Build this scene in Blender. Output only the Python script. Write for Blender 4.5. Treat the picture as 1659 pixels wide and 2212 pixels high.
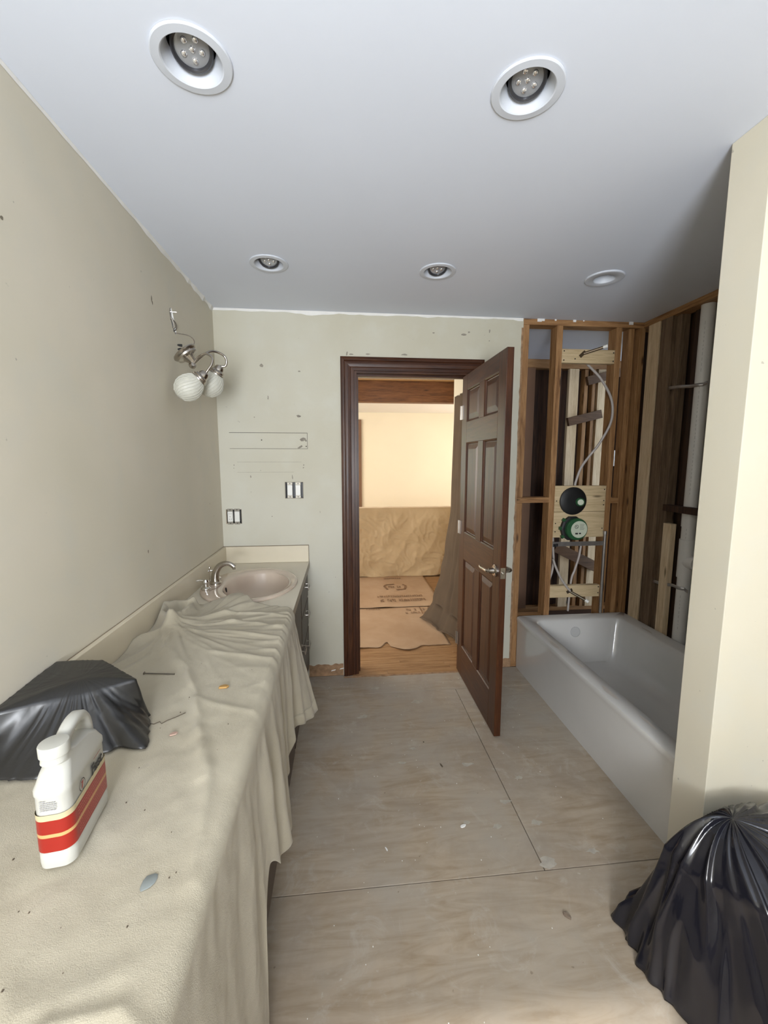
import bpy, bmesh, math, random
from mathutils import Vector, Matrix, noise
PI = math.pi
S = bpy.context.scene
C = S.collection
for o in list(bpy.data.objects): bpy.data.objects.remove(o)

# ------------------------------------------------------------ camera
cd = bpy.data.cameras.new('camera'); cam = bpy.data.objects.new('camera', cd); C.objects.link(cam)
YAW, PIT = .0981, .1241
Fv = Vector((math.sin(YAW)*math.cos(PIT), math.cos(YAW)*math.cos(PIT), -math.sin(PIT)))
Rv = Vector((math.cos(YAW), -math.sin(YAW), 0)); Uv = Rv.cross(Fv)
cam.matrix_world = Matrix(((Rv.x, Uv.x, -Fv.x, 0), (Rv.y, Uv.y, -Fv.y, 0), (Rv.z, Uv.z, -Fv.z, 1.5076), (0, 0, 0, 1)))
cd.sensor_fit = 'HORIZONTAL'; cd.sensor_width = 36; cd.lens = 36*899.85/1659; cd.clip_start = .02
S.camera = cam

# ------------------------------------------------------------ sky, daylight, exposure
S.view_settings.view_transform = 'Standard'; S.view_settings.look = 'None'
S.view_settings.gamma = 1; S.view_settings.use_curve_mapping = False
S.view_settings.exposure = 0.24
w = bpy.data.worlds.new('sky'); S.world = w; w.use_nodes = True
bgn = w.node_tree.nodes['Background']; bgn.inputs[0].default_value = (.80, .90, 1, 1); bgn.inputs[1].default_value = 2.4

def area(name, loc, direction, sx, sy, power, col):
    l = bpy.data.lights.new(name, 'AREA'); l.shape = 'RECTANGLE'; l.size = sx; l.size_y = sy
    l.energy = power; l.color = col
    o = bpy.data.objects.new(name, l); C.objects.link(o); o.location = loc
    o.rotation_euler = Vector(direction).to_track_quat('-Z', 'Y').to_euler(); return o
# daylight entering by the bathroom window behind the photographer
area('window_daylight', (-.13, -1.42, 1.52), (0.05, 1, .03), .68, 1.10, 42, (.98, .98, 1.0))
# light the pale ground outside throws up through the same window
area('window_ground_bounce', (-.13, -1.43, 1.32), (0.05, .62, .78), .68, .80, 62, (.86, .93, 1.0))
# area lamps added out of view inside the bedroom for its daylight, left and right
area('bedroom_daylight', (-2.9, 6.2, 1.55), (1, -.05, -.05), 2.6, 1.6, 140, (1.0, .95, .86))
area('bedroom_fill_right', (3.3, 7.0, 1.5), (-1, .1, -.1), 1.2, 1.2, 40, (1.0, .94, .84))

# ------------------------------------------------------------ materials
def new_mat(name):
    m = bpy.data.materials.new(name); m.use_nodes = True
    nt = m.node_tree; b = nt.nodes['Principled BSDF']; return m, nt, b
def N(nt, t, **k):
    n = nt.nodes.new(t)
    for a, v in k.items(): setattr(n, a, v)
    return n
def ramp(nt, src, stops):
    r = N(nt, 'ShaderNodeValToRGB'); e = r.color_ramp.elements
    while len(e) < len(stops): e.new(.5)
    for i, (p, c) in enumerate(stops):
        e[i].position = p; e[i].color = (*c, 1) if len(c) == 3 else c
    nt.links.new(src, r.inputs[0]); return r.outputs[0]
def coords(nt, scale=(1, 1, 1), rnd=True):
    tc = N(nt, 'ShaderNodeTexCoord'); mp = N(nt, 'ShaderNodeMapping'); mp.inputs['Scale'].default_value = scale
    if rnd:
        oi = N(nt, 'ShaderNodeObjectInfo'); ad = N(nt, 'ShaderNodeVectorMath', operation='ADD')
        mu = N(nt, 'ShaderNodeVectorMath', operation='SCALE'); mu.inputs[0].default_value = (17, 31, 23)
        nt.links.new(oi.outputs['Random'], mu.inputs['Scale'])
        nt.links.new(tc.outputs['Object'], ad.inputs[0]); nt.links.new(mu.outputs[0], ad.inputs[1])
        nt.links.new(ad.outputs[0], mp.inputs[0])
    else: nt.links.new(tc.outputs['Object'], mp.inputs[0])
    return mp.outputs[0]
def noise_n(nt, vec, scale, detail=4, rough=.55, dist=0):
    n = N(nt, 'ShaderNodeTexNoise'); n.inputs['Scale'].default_value = scale; n.inputs['Detail'].default_value = detail
    n.inputs['Roughness'].default_value = rough; n.inputs['Distortion'].default_value = dist
    nt.links.new(vec, n.inputs['Vector']); return n.outputs['Fac']
def bump(nt, b, h, s=.2, d=.002):
    bp = N(nt, 'ShaderNodeBump'); bp.inputs['Strength'].default_value = s; bp.inputs['Distance'].default_value = d
    nt.links.new(h, bp.inputs['Height']); nt.links.new(bp.outputs[0], b.inputs['Normal'])
def mixc(nt, f, a, b_, blend='MIX'):
    m = N(nt, 'ShaderNodeMix', data_type='RGBA', blend_type=blend)
    for s_, v in ((m.inputs[0], f), (m.inputs[6], a), (m.inputs[7], b_)):
        if hasattr(v, 'node'): nt.links.new(v, s_)
        elif isinstance(v, (int, float)): s_.default_value = v
        else: s_.default_value = (*v, 1)
    return m.outputs[2]
def plain(name, col, rough=.5, metal=0, var=.06, scale=8, bmp=0, coat=0, spec=.5):
    m, nt, b = new_mat(name); v = coords(nt, rnd=False)
    f = noise_n(nt, v, scale, 5)
    lo = tuple(max(0, c*(1-var)) for c in col); hi = tuple(min(1, c*(1+var)) for c in col)
    nt.links.new(ramp(nt, f, [(.3, lo), (.7, hi)]), b.inputs['Base Color'])
    b.inputs['Roughness'].default_value = rough; b.inputs['Metallic'].default_value = metal
    b.inputs['Coat Weight'].default_value = coat; b.inputs['Specular IOR Level'].default_value = spec
    if bmp: bump(nt, b, noise_n(nt, v, scale*12, 4), bmp)
    return m
def wood(name, dark, mid, light, axis='z', rough=.6, knots=True, ring=14, coat=0, grain=1):
    m, nt, b = new_mat(name)
    b.inputs['Specular IOR Level'].default_value = .28 if not knots else .5
    sc = {'x': (.6, 9, 9), 'y': (9, .6, 9), 'z': (9, 9, .6)}[axis]
    v = coords(nt, sc)
    w1 = noise_n(nt, v, ring*.25, 3, .5, 1.5); fine = noise_n(nt, v, ring*1.6, 6, .7)
    mx = N(nt, 'ShaderNodeMath', operation='MULTIPLY_ADD'); mx.inputs[1].default_value = .55
    nt.links.new(w1, mx.inputs[0]); f2 = N(nt, 'ShaderNodeMath', operation='MULTIPLY'); f2.inputs[1].default_value = .45
    nt.links.new(fine, f2.inputs[0]); nt.links.new(f2.outputs[0], mx.inputs[2])
    col = ramp(nt, mx.outputs[0], [(.36, dark), (.5, mid), (.64, light)])
    if knots:
        ks = {'x': (2.2, 9, 9), 'y': (9, 2.2, 9), 'z': (9, 9, 2.2)}[axis]
        vo = N(nt, 'ShaderNodeTexVoronoi', feature='F1'); vo.inputs['Scale'].default_value = 1.3
        nt.links.new(coords(nt, ks), vo.inputs['Vector'])
        kf = ramp(nt, vo.outputs['Distance'], [(.04, (1, 1, 1)), (.13, (0, 0, 0))])
        col = mixc(nt, kf, col, tuple(c*.45 for c in dark))
    nt.links.new(col, b.inputs['Base Color']); b.inputs['Roughness'].default_value = rough
    b.inputs['Coat Weight'].default_value = coat; b.inputs['Coat Roughness'].default_value = .25
    bump(nt, b, fine, .12*grain, .001); return m
PINE_D, PINE_M, PINE_L = (.17, .078, .028), (.31, .16, .062), (.41, .235, .105)
def pine(ax): return wood('aged_pine_'+ax, PINE_D, PINE_M, PINE_L, ax)
pz, px_, py_ = pine('z'), pine('x'), pine('y')
newz = wood('fresh_pine_z', (.52, .38, .22), (.68, .53, .34), (.78, .64, .45), 'z')
newx = wood('fresh_pine_x', (.42, .31, .17), (.56, .43, .25), (.64, .50, .31), 'x')
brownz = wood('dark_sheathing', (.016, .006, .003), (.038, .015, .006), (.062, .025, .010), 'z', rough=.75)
brownboard = plain('brown_paper_board', (.20, .11, .065), .85, var=.12, scale=2)
doorz = wood('stained_wood_z', (.024, .0065, .002), (.050, .0155, .005), (.080, .028, .009), 'z', rough=.42, knots=False, coat=.12)
doorx = wood('stained_wood_x', (.024, .0065, .002), (.050, .0155, .005), (.080, .028, .009), 'x', rough=.42, knots=False, coat=.12)
doory = wood('stained_wood_y', (.024, .0065, .002), (.050, .0155, .005), (.080, .028, .009), 'y', rough=.42, knots=False, coat=.12)
beamw = wood('beam_wood', (.09, .03, .008), (.20, .075, .02), (.27, .11, .035), 'x', rough=.5)
oakx = wood('oak_floor', (.22, .11, .045), (.36, .20, .09), (.46, .28, .14), 'x', rough=.45, knots=False)
vanw = wood('vanity_wood', (.030, .018, .012), (.055, .034, .024), (.075, .05, .036), 'y', rough=.4, knots=False)

def wall_mat(name, a, b2, grey):
    m, nt, b = new_mat(name); v = coords(nt, rnd=False)
    f = noise_n(nt, v, 1.3, 3, .5); g = noise_n(nt, v, 5, 5, .6)
    c = ramp(nt, f, [(.35, a), (.65, b2)])
    c = mixc(nt, ramp(nt, g, [(.5, (0, 0, 0)), (.72, (.35, .35, .35))]), c, grey)
    sp = noise_n(nt, v, 42, 2, .5)
    c = mixc(nt, ramp(nt, sp, [(.76, (0, 0, 0)), (.79, (.55, .55, .55))]), c, (.25, .23, .19))
    nt.links.new(c, b.inputs['Base Color']); b.inputs['Roughness'].default_value = .62
    bump(nt, b, noise_n(nt, v, 90, 3), .12, .001); return m
wallm = wall_mat('cream_wall_paint', (.61, .565, .45), (.675, .62, .51), (.58, .57, .50))
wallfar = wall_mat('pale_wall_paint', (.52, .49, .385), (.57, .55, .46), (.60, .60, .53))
bedwall = plain('bedroom_wall_paint', (.72, .65, .50), .7, var=.02, scale=1.5)
ceilm = plain('ceiling_paint', (.70, .74, .83), .75, var=.015, scale=2, bmp=.05)
spack = plain('joint_compound', (.78, .77, .74), .8, var=.05, scale=12, bmp=.3)
trimwhite = plain('white_trim_metal', (.60, .63, .69), .5, var=.01)
baffle = plain('black_baffle', (.03, .03, .035), .3, spec=.6)
chrome = plain('polished_metal', (.75, .74, .72), .08, 1, var=.02)
nickel = plain('brushed_nickel', (.50, .46, .41), .24, 1, var=.05, scale=30)
nickel2 = plain('dull_nickel', (.46, .43, .40), .3, 1, var=.08, scale=40)
enamel = plain('grey_white_enamel', (.62, .61, .585), .18, var=.03, scale=3, coat=.5)
lam = plain('cream_laminate', (.66, .59, .45), .38, var=.03, scale=6)
lamtop = plain('pale_laminate', (.67, .62, .51), .38, var=.03, scale=6)
sinkm = plain('beige_porcelain', (.56, .46, .37), .16, var=.02, coat=.5)
frost = plain('frosted_swirl_glass', (.56, .55, .48), .35, var=.05, scale=60, bmp=.4)
blackp = plain('black_plastic_part', (.012, .012, .013), .4)
blackrub = plain('black_rubber', (.006, .006, .006), .55)
whitep = plain('white_device_plastic', (.78, .77, .72), .4, var=.02)
pvc = plain('white_pvc', (.70, .68, .64), .38, var=.05, scale=5)
pexm = plain('grey_pex', (.42, .38, .35), .4, var=.05)
green = plain('green_plastic', (.02, .085, .032), .4, var=.15)
lgreen = plain('pale_green_label', (.52, .56, .44), .5, var=.05, scale=30)
galv = plain('galvanised_steel', (.42, .40, .38), .35, .8, var=.12, scale=30)
inkb = plain('black_ink', (.03, .028, .026), .6)
inkbr = plain('brown_ink', (.24, .135, .07), .7)
redp = plain('red_label', (.27, .014, .008), .3, var=.08)
tanp = plain('tan_label_stripe', (.50, .30, .12), .4)
creamp = plain('cream_label_stripe', (.50, .42, .25), .4)
jugm, _nt, _b = new_mat('jug_plastic'); _b.inputs['Base Color'].default_value = (.46, .45, .405, 1); _b.inputs['Roughness'].default_value = .38
_b.inputs['Subsurface Weight'].default_value = .15; _b.inputs['Subsurface Radius'].default_value = (.01, .01, .008)
chipm = plain('drywall_chip', (.55, .50, .42), .8, var=.1)
chipd = plain('dark_crumb', (.10, .075, .05), .8, var=.3)
ochre = plain('ochre_crumb', (.38, .22, .07), .8, var=.3)
greyc = plain('grey_disc', (.22, .24, .23), .6)
darkv = plain('dark_void', (.015, .012, .01), .9)
torn = plain('torn_brown_paper', (.33, .20, .11), .9, var=.35, scale=25, bmp=.6)
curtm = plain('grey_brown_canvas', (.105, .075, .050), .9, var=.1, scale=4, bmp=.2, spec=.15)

# cotton duck drop cloth
def cloth_mat(name, a, b2, stain=.5):
    m, nt, b = new_mat(name); v = coords(nt, rnd=False)
    c = ramp(nt, noise_n(nt, v, 3.2, 4), [(.35, a), (.65, b2)])
    c = mixc(nt, ramp(nt, noise_n(nt, v, 26, 3, .5), [(.68, (0, 0, 0)), (.74, (stain*.4,)*3)]), c, (.27, .245, .20))
    nt.links.new(c, b.inputs['Base Color']); b.inputs['Roughness'].default_value = .9
    b.inputs['Sheen Weight'].default_value = .15
    h = mixc(nt, .35, noise_n(nt, v, 45, 5, .65), noise_n(nt, v, 600, 2))
    bump(nt, b, h, .6, .003); return m
clothm = cloth_mat('cotton_drop_cloth', (.38, .335, .245), (.44, .395, .30))
bedcloth = cloth_mat('tan_drop_cloth', (.52, .36, .19), (.60, .43, .24), .1)
# plywood
def ply_mat():
    m, nt, b = new_mat('dusty_plywood')
    v = coords(nt, (1.2, 7, 1)); v2 = coords(nt, rnd=False)
    g = noise_n(nt, v, 2.6, 5, .6, 1.8); d = noise_n(nt, v2, 2.2, 5, .65); sp = noise_n(nt, v2, 30, 3, .6)
    c = ramp(nt, g, [(.34, (.30, .225, .145)), (.48, (.36, .285, .20)), (.62, (.41, .33, .24))])
    c = mixc(nt, ramp(nt, d, [(.42, (0, 0, 0)), (.66, (.85, .85, .85))]), c, (.36, .315, .255))
    # plaster dust trodden into the boards towards the door
    tc = N(nt, 'ShaderNodeTexCoord'); sx = N(nt, 'ShaderNodeSeparateXYZ'); nt.links.new(tc.outputs['Object'], sx.inputs[0])
    far = N(nt, 'ShaderNodeMapRange'); far.inputs[1].default_value = .9; far.inputs[2].default_value = 2.6
    nt.links.new(sx.outputs[1], far.inputs[0])
    mm = N(nt, 'ShaderNodeMath', operation='MULTIPLY'); nt.links.new(far.outputs[0], mm.inputs[0])
    nt.links.new(ramp(nt, noise_n(nt, v2, 4.5, 5, .6), [(.35, (.1, .1, .1)), (.65, (.8, .8, .8))]), mm.inputs[1])
    c = mixc(nt, mm.outputs[0], c, (.37, .335, .29))
    c = mixc(nt, ramp(nt, noise_n(nt, v2, 1.7, 6, .7, .6), [(.48, (0, 0, 0)), (.68, (.55, .55, .55))]), c, (.25, .195, .145))
    c = mixc(nt, ramp(nt, noise_n(nt, v2, 7, 6, .75, .8), [(.55, (0, 0, 0)), (.70, (.5, .5, .5))]), c, (.46, .42, .36))
    c = mixc(nt, ramp(nt, sp, [(.70, (0, 0, 0)), (.76, (.5, .5, .5))]), c, (.55, .51, .45))
    c = mixc(nt, ramp(nt, noise_n(nt, v2, 38, 2), [(.73, (0, 0, 0)), (.77, (.6, .6, .6))]), c, (.16, .12, .08))
    nt.links.new(c, b.inputs['Base Color']); b.inputs['Roughness'].default_value = .72
    bump(nt, b, sp, .15, .001); return m
plym = ply_mat()
def card_mat():
    m, nt, b = new_mat('ram_cardboard'); v = coords(nt, (1, 1, 1))
    c = ramp(nt, noise_n(nt, v, 2, 5, .6), [(.35, (.42, .27, .155)), (.65, (.52, .36, .23))])
    nt.links.new(c, b.inputs['Base Color']); b.inputs['Roughness'].default_value = .75; return m
cardm = card_mat()
def bag_mat(name, rough, col):
    m, nt, b = new_mat(name); v = coords(nt, rnd=False)
    b.inputs['Base Color'].default_value = (*col, 1); b.inputs['Roughness'].default_value = rough
    b.inputs['Specular IOR Level'].default_value = .6
    n1 = noise_n(nt, coords(nt, (1, 1, .35), False), 11, 3, .5, 1.0); bump(nt, b, n1, .28, .012); return m
bagm = bag_mat('glossy_black_poly', .16, (.011, .011, .016))
bagm2 = bag_mat('matt_black_poly', .36, (.016, .0155, .015))
hazep, _nt, _b = new_mat('thin_grey_poly'); _b.inputs['Base Color'].default_value = (.10, .10, .09, 1); _b.inputs['Roughness'].default_value = .3
lensm, _nt, _b = new_mat('led_lens'); _b.inputs['Base Color'].default_value = (.42, .43, .45, 1); _b.inputs['Roughness'].default_value = .12; _b.inputs['Metallic'].default_value = .35
dotm, _nt, _b = new_mat('led_optic'); _b.inputs['Base Color'].default_value = (.9, .9, .92, 1); _b.inputs['Roughness'].default_value = .05; _b.inputs['Metallic'].default_value = .85
glassm, _nt, _b = new_mat('window_glass'); _b.inputs['Base Color'].default_value = (1, 1, 1, 1); _b.inputs['Roughness'].default_value = 0; _b.inputs['Transmission Weight'].default_value = 1; _b.inputs['IOR'].default_value = 1.05
leafm = plain('hedge_leaf', (.45, .62, .10), .6, var=.5, scale=14)

# ------------------------------------------------------------ mesh helpers
class MB:
    def __init__(s): s.v = []; s.f = []
    def add(s, vs, fs):
        n = len(s.v); s.v += [tuple(v) for v in vs]; s.f += [tuple(i+n for i in f) for f in fs]; return s
    def box(s, a, b, M=None):
        x0, y0, z0 = a; x1, y1, z1 = b
        x0, x1 = sorted((x0, x1)); y0, y1 = sorted((y0, y1)); z0, z1 = sorted((z0, z1))
        vs = [Vector(p) for p in ((x0, y0, z0), (x1, y0, z0), (x1, y1, z0), (x0, y1, z0), (x0, y0, z1), (x1, y0, z1), (x1, y1, z1), (x0, y1, z1))]
        if M: vs = [M @ v for v in vs]
        return s.add(vs, [(0, 3, 2, 1), (4, 5, 6, 7), (0, 1, 5, 4), (1, 2, 6, 5), (2, 3, 7, 6), (3, 0, 4, 7)])
    def bar(s, p, q, wd, th, up=(0, 1, 0)):
        p, q, up = Vector(p), Vector(q), Vector(up); d = (q-p).normalized(); a = d.cross(up).normalized(); b = a.cross(d)
        vs = [c + a*i*wd/2 + b*j*th/2 for c in (p, q) for i, j in ((-1, -1), (1, -1), (1, 1), (-1, 1))]
        return s.add(vs, [(0, 3, 2, 1), (4, 5, 6, 7), (0, 1, 5, 4), (1, 2, 6, 5), (2, 3, 7, 6), (3, 0, 4, 7)])
    def tube(s, pts, r, n=10, caps=True):
        pts = [Vector(p) for p in pts]; rs = r if isinstance(r, (list, tuple)) else [r]*len(pts)
        prev = None; vs = []
        for i, p in enumerate(pts):
            d = (pts[min(i+1, len(pts)-1)]-pts[max(i-1, 0)]).normalized()
            if prev is None: a = d.orthogonal().normalized()
            else:
                a = prev - d*prev.dot(d); a = a.normalized() if a.length > 1e-5 else d.orthogonal().normalized()
            prev = a; b = d.cross(a)
            vs += [p + (a*math.cos(2*PI*k/n) + b*math.sin(2*PI*k/n))*rs[i] for k in range(n)]
        fs = [(i*n+k, i*n+(k+1) % n, (i+1)*n+(k+1) % n, (i+1)*n+k) for i in range(len(pts)-1) for k in range(n)]
        if caps: fs += [tuple(range(n-1, -1, -1)), tuple((len(pts)-1)*n+k for k in range(n))]
        return s.add(vs, fs)
    def lathe(s, prof, M=None, n=32, a0=0, cap=True):   # prof: (r, z)
        vs = []; fs = []
        for r, z in prof: vs += [Vector((r*math.cos(2*PI*k/n+a0), r*math.sin(2*PI*k/n+a0), z)) for k in range(n)]
        if M: vs = [M @ v for v in vs]
        for i in range(len(prof)-1):
            for k in range(n): fs.append((i*n+k, i*n+(k+1) % n, (i+1)*n+(k+1) % n, (i+1)*n+k))
        if cap and prof[0][0] > .001: fs.append(tuple(range(n-1, -1, -1)))
        if cap and prof[-1][0] > .001: fs.append(tuple((len(prof)-1)*n+k for k in range(n)))
        return s.add(vs, fs)
    def rings(s, rg, cap0=True, cap1=True):
        n = len(rg[0]); vs = [p for r in rg for p in r]
        fs = [(i*n+k, i*n+(k+1) % n, (i+1)*n+(k+1) % n, (i+1)*n+k) for i in range(len(rg)-1) for k in range(n)]
        if cap0: fs.append(tuple(range(n-1, -1, -1)))
        if cap1: fs.append(tuple((len(rg)-1)*n+k for k in range(n)))
        return s.add(vs, fs)
    def grid(s, nu, nv, fn):
        vs = [fn(i/(nu-1), j/(nv-1)) for i in range(nu) for j in range(nv)]
        return s.add(vs, [(i*nv+j, (i+1)*nv+j, (i+1)*nv+j+1, i*nv+j+1) for i in range(nu-1) for j in range(nv-1)])
def axis_M(p, d):
    d = Vector(d).normalized(); return Matrix.Translation(Vector(p)) @ d.to_track_quat('Z', 'Y').to_matrix().to_4x4()
def tag(o, label=None, cat=None, group=None, kind=None):
    for k, v in (('label', label), ('category', cat), ('group', group), ('kind', kind)):
        if v: o[k] = v
    return o
def obj(name, mb, mat, parent=None, bevel=0, smooth=False, solid=0, seg=2, loc=None, weld=True, local=False):
    me = bpy.data.meshes.new(name); me.from_pydata(mb.v, [], mb.f)
    bm = bmesh.new(); bm.from_mesh(me)
    if weld: bmesh.ops.remove_doubles(bm, verts=bm.verts, dist=1e-6)
    bmesh.ops.recalc_face_normals(bm, faces=bm.faces)
    off = None
    if parent is not None and not local: off = Vector(parent['wl'])
    elif loc is not None: off = Vector(loc)
    if off is not None: bmesh.ops.translate(bm, vec=-off, verts=bm.verts)
    bm.to_mesh(me); bm.free()
    for m in (mat if isinstance(mat, (list, tuple)) else [mat]): me.materials.append(m)
    if smooth:
        for p in me.polygons: p.use_smooth = True
        me.set_sharp_from_angle(angle=math.radians(smooth if smooth is not True else 40))
    o = bpy.data.objects.new(name, me); C.objects.link(o)
    if parent is not None:
        o.parent = parent; o['wl'] = tuple(parent['wl'])
    else:
        o['wl'] = tuple(loc) if loc is not None else (0, 0, 0)
        if loc is not None: o.location = loc
    if solid:
        md = o.modifiers.new('solid', 'SOLIDIFY'); md.thickness = solid; md.offset = 0
    if bevel:
        md = o.modifiers.new('bevel', 'BEVEL'); md.width = bevel; md.segments = seg; md.limit_method = 'ANGLE'
    return o
def empty(name, loc, **k):
    o = bpy.data.objects.new(name, None); C.objects.link(o); o.location = loc; o['wl'] = tuple(loc); o.empty_display_size = .05
    return tag(o, **k)
def struct(name, mb, mat, **k): return tag(obj(name, mb, mat, **k), kind='structure')
def box(a, b): return MB().box(a, b)
def board(parent, name, a, b, mat, bev=.0015): return obj(name, box(a, b), mat, parent, bevel=bev, seg=1)
def smooth_path(pts, n=8):
    P = [Vector(p) for p in pts]; out = []
    for i in range(len(P)-1):
        p0, p1, p2, p3 = P[max(i-1, 0)], P[i], P[i+1], P[min(i+2, len(P)-1)]
        for k in range(n):
            t = k/n; out.append(.5*((2*p1)+(p2-p0)*t+(2*p0-5*p1+4*p2-p3)*t*t+(3*p1-p0-3*p2+p3)*t**3))
    return out+[P[-1]]
def lerp_tab(tab, x):
    if x <= tab[0][0]: return tab[0][1:]
    for a, b in zip(tab, tab[1:]):
        if x <= b[0]:
            t = (x-a[0])/(b[0]-a[0]); t = t*t*(3-2*t)
            return tuple(p+(q-p)*t for p, q in zip(a[1:], b[1:]))
    return tab[-1][1:]
def text_mesh(s, size, mat, name='lettering', bold=0):
    cu = bpy.data.curves.new('t', 'FONT'); cu.body = s; cu.size = size; cu.extrude = .0002; cu.offset = bold
    cu.align_x = 'CENTER'; cu.align_y = 'CENTER'; cu.resolution_u = 3
    t = bpy.data.objects.new('t', cu); C.objects.link(t)
    me = bpy.data.meshes.new_from_object(t.evaluated_get(bpy.context.evaluated_depsgraph_get()))
    bpy.data.objects.remove(t); me.materials.clear(); me.materials.append(mat); me.name = name
    o = bpy.data.objects.new(name, me); C.objects.link(o); return o

# flat panel with round / irregular holes: breaks along u and v, holes = {(iu, iv): [polygon (u, v)]}
def holed(us, vs, holes, to3, skip=()):
    mb = MB()
    for i in range(len(us)-1):
        for j in range(len(vs)-1):
            if (i, j) in skip: continue
            u0, u1, v0, v1 = us[i], us[i+1], vs[j], vs[j+1]
            if (i, j) not in holes:
                mb.add([to3(u0, v0), to3(u1, v0), to3(u1, v1), to3(u0, v1)], [(0, 1, 2, 3)]); continue
            pg = holes[(i, j)]; cu = sum(p[0] for p in pg)/len(pg); cv = sum(p[1] for p in pg)/len(pg)
            def hit(t):
                dx, dy = math.cos(t), math.sin(t); best = 9
                if dx > 1e-9: best = min(best, (u1-cu)/dx)
                if dx < -1e-9: best = min(best, (u0-cu)/dx)
                if dy > 1e-9: best = min(best, (v1-cv)/dy)
                if dy < -1e-9: best = min(best, (v0-cv)/dy)
                return (cu+dx*best, cv+dy*best)
            ang = [(math.atan2(p[1]-cv, p[0]-cu), p) for p in pg]
            pa = sorted(ang)
            cor = [(math.atan2(q[1]-cv, q[0]-cu), q) for q in ((u0, v0), (u1, v0), (u1, v1), (u0, v1))]
            n = len(pa)
            for k in range(n):
                a, p = pa[k]; b, q = pa[(k+1) % n]; bb = b if b > a else b+2*PI
                mids = sorted([(c if c > a else c+2*PI, r) for c, r in cor if a < (c if c > a else c+2*PI) < bb])
                outer = [hit(a)]+[r for _, r in mids]+[hit(b)]
                poly = [p]+outer+[q]
                mb.add([to3(*t) for t in poly], [tuple(range(len(poly)))])
    return mb
def circ(cu, cv, r, n=40): return [(cu+r*math.cos(2*PI*k/n), cv+r*math.sin(2*PI*k/n)) for k in range(n)]

H = 2.44; D = 2.793; L = -.789; R = 2.06

# ------------------------------------------------------------ floor
fl = struct('floor', box((L, -1.4, -.05), (R+.10, D+.02, -.012)), darkv)
rng = random.Random(4)
g = .0016
for x0, x1, y0, y1 in ((L, .727, 1.302, 2.541), (.727, R+.1, 1.302, 2.541), (L, R+.1, 2.541, D+.0), (L, 1.65, .083, 1.302), (1.65, R+.1, .083, 1.302), (L, .45, -1.4, .083), (.45, R+.1, -1.4, .083)):
    obj('plywood_panel', box((x0+g, y0+g, -.012), (x1-g, y1-g, 0)), plym, fl, bevel=.001, seg=1)
# patches of filler and nail heads along the joints
mb = MB()
for (x, y, s) in ((.62, 1.50, .03), (.50, 1.53, .022), (.70, 1.62, .04), (.35, 2.0, .035), (.79, 1.5, .03), (.60, 1.86, .045), (.28, 1.9, .03), (.82, 1.75, .03), (.1, 2.3, .05), (.45, 2.42, .06), (.2, 2.6, .05), (.75, 1.33, .05), (.95, 1.36, .045)):
    n = 11; ph = rng.random()*9
    pts = [(x+s*(.6+.6*noise.noise(Vector((ph, k*.9, 0))))*math.cos(2*PI*k/n), y+s*.6*(.6+.6*noise.noise(Vector((ph, k*.9, 5))))*math.sin(2*PI*k/n)) for k in range(n)]
    mb.add([(a, b, .0004) for a, b in pts], [tuple(range(n))])
fo = obj('filler_smear', mb, plain('filler_smear_grey', (.40, .365, .31), .85, var=.15, scale=40), fl); tag(fo, kind='stuff')

# ------------------------------------------------------------ ceiling with can-light openings
LR = .068
us = [L-.12, -.44, -.24, .38, .58, 1.256, 1.456, 2.75]; vs_ = [-1.5, 1.04, 1.24, 2.066, 2.266, 4.05]
CL = [(-.34, 1.14, 1, 1), (.478, 1.14, 3, 1), (-.34, 2.166, 1, 3), (.482, 2.169, 3, 3), (1.356, 2.16, 5, 3)]
struct('ceiling', holed(us, vs_, {(i, j): circ(x, y, LR) for x, y, i, j in CL}, lambda u, v: (u, v, H)), ceilm)
# ragged bead of caulk between the ceiling and the left wall
mb = MB(); pr = []
for i in range(90):
    y = -1.3+4.09*i/89; wv = .006+.007*abs(noise.noise(Vector((y*6, 0, 0))))+(.010 if y > 1.9 else 0)*abs(noise.noise(Vector((y*22, 3, 0))))*2
    pr.append([(L+.0005, y, H-.0005), (L+wv*.7, y, H-.0008), (L+.0008, y, H-wv*1.6)])
mb.rings(pr); struct('trim_1', mb, spack)
mb = MB(); pr = []
for i in range(60):
    x = L+1.99*i/59; wv = .005+.008*abs(noise.noise(Vector((x*8, 5, 0))))+(.022 if x < .3 else .004)*abs(noise.noise(Vector((x*3, 9, 0))))
    pr.append([(x, D-.0005, H-.0005), (x, D-.004, H-.0008), (x, D-.0008, H-wv*1.8)])
mb.rings(pr); struct('trim_2', mb, spack)

# ------------------------------------------------------------ left wall
hole = [(2.118, 2.206), (2.135, 2.214), (2.150, 2.20), (2.158, 2.18), (2.166, 2.16), (2.178, 2.135), (2.186, 2.112), (2.172, 2.104), (2.150, 2.112), (2.136, 2.135), (2.120, 2.16), (2.114, 2.185)]
us = [-1.4, 2.10, 2.20, D+.0]; vs_ = [0, 2.09, 2.225, H]
wl = struct('wall_left', holed(us, vs_, {(1, 1): hole}, lambda u, v: (L, u, v)), wallm)
obj('wall_backing', box((L-.10, -1.4, 0), (L-.075, D, H)), brownboard, wl)
mb = MB()
for i, (a, b) in enumerate(hole):
    a2, b2 = hole[(i+1) % len(hole)]; mb.add([(L, a, b), (L, a2, b2), (L-.03, a2, b2), (L-.03, a, b)], [(0, 1, 2, 3)])
obj('hole_rim', mb, spack, wl)
obj('electrical_box', box((L-.07, 2.112, 2.10), (L-.068, 2.19, 2.22)), galv, wl)
obj('screw', MB().tube([(L-.02, 2.13, 2.195), (L+.022, 2.142, 2.196)], .0014, 6), nickel2, wl)
mb = MB()
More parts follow.
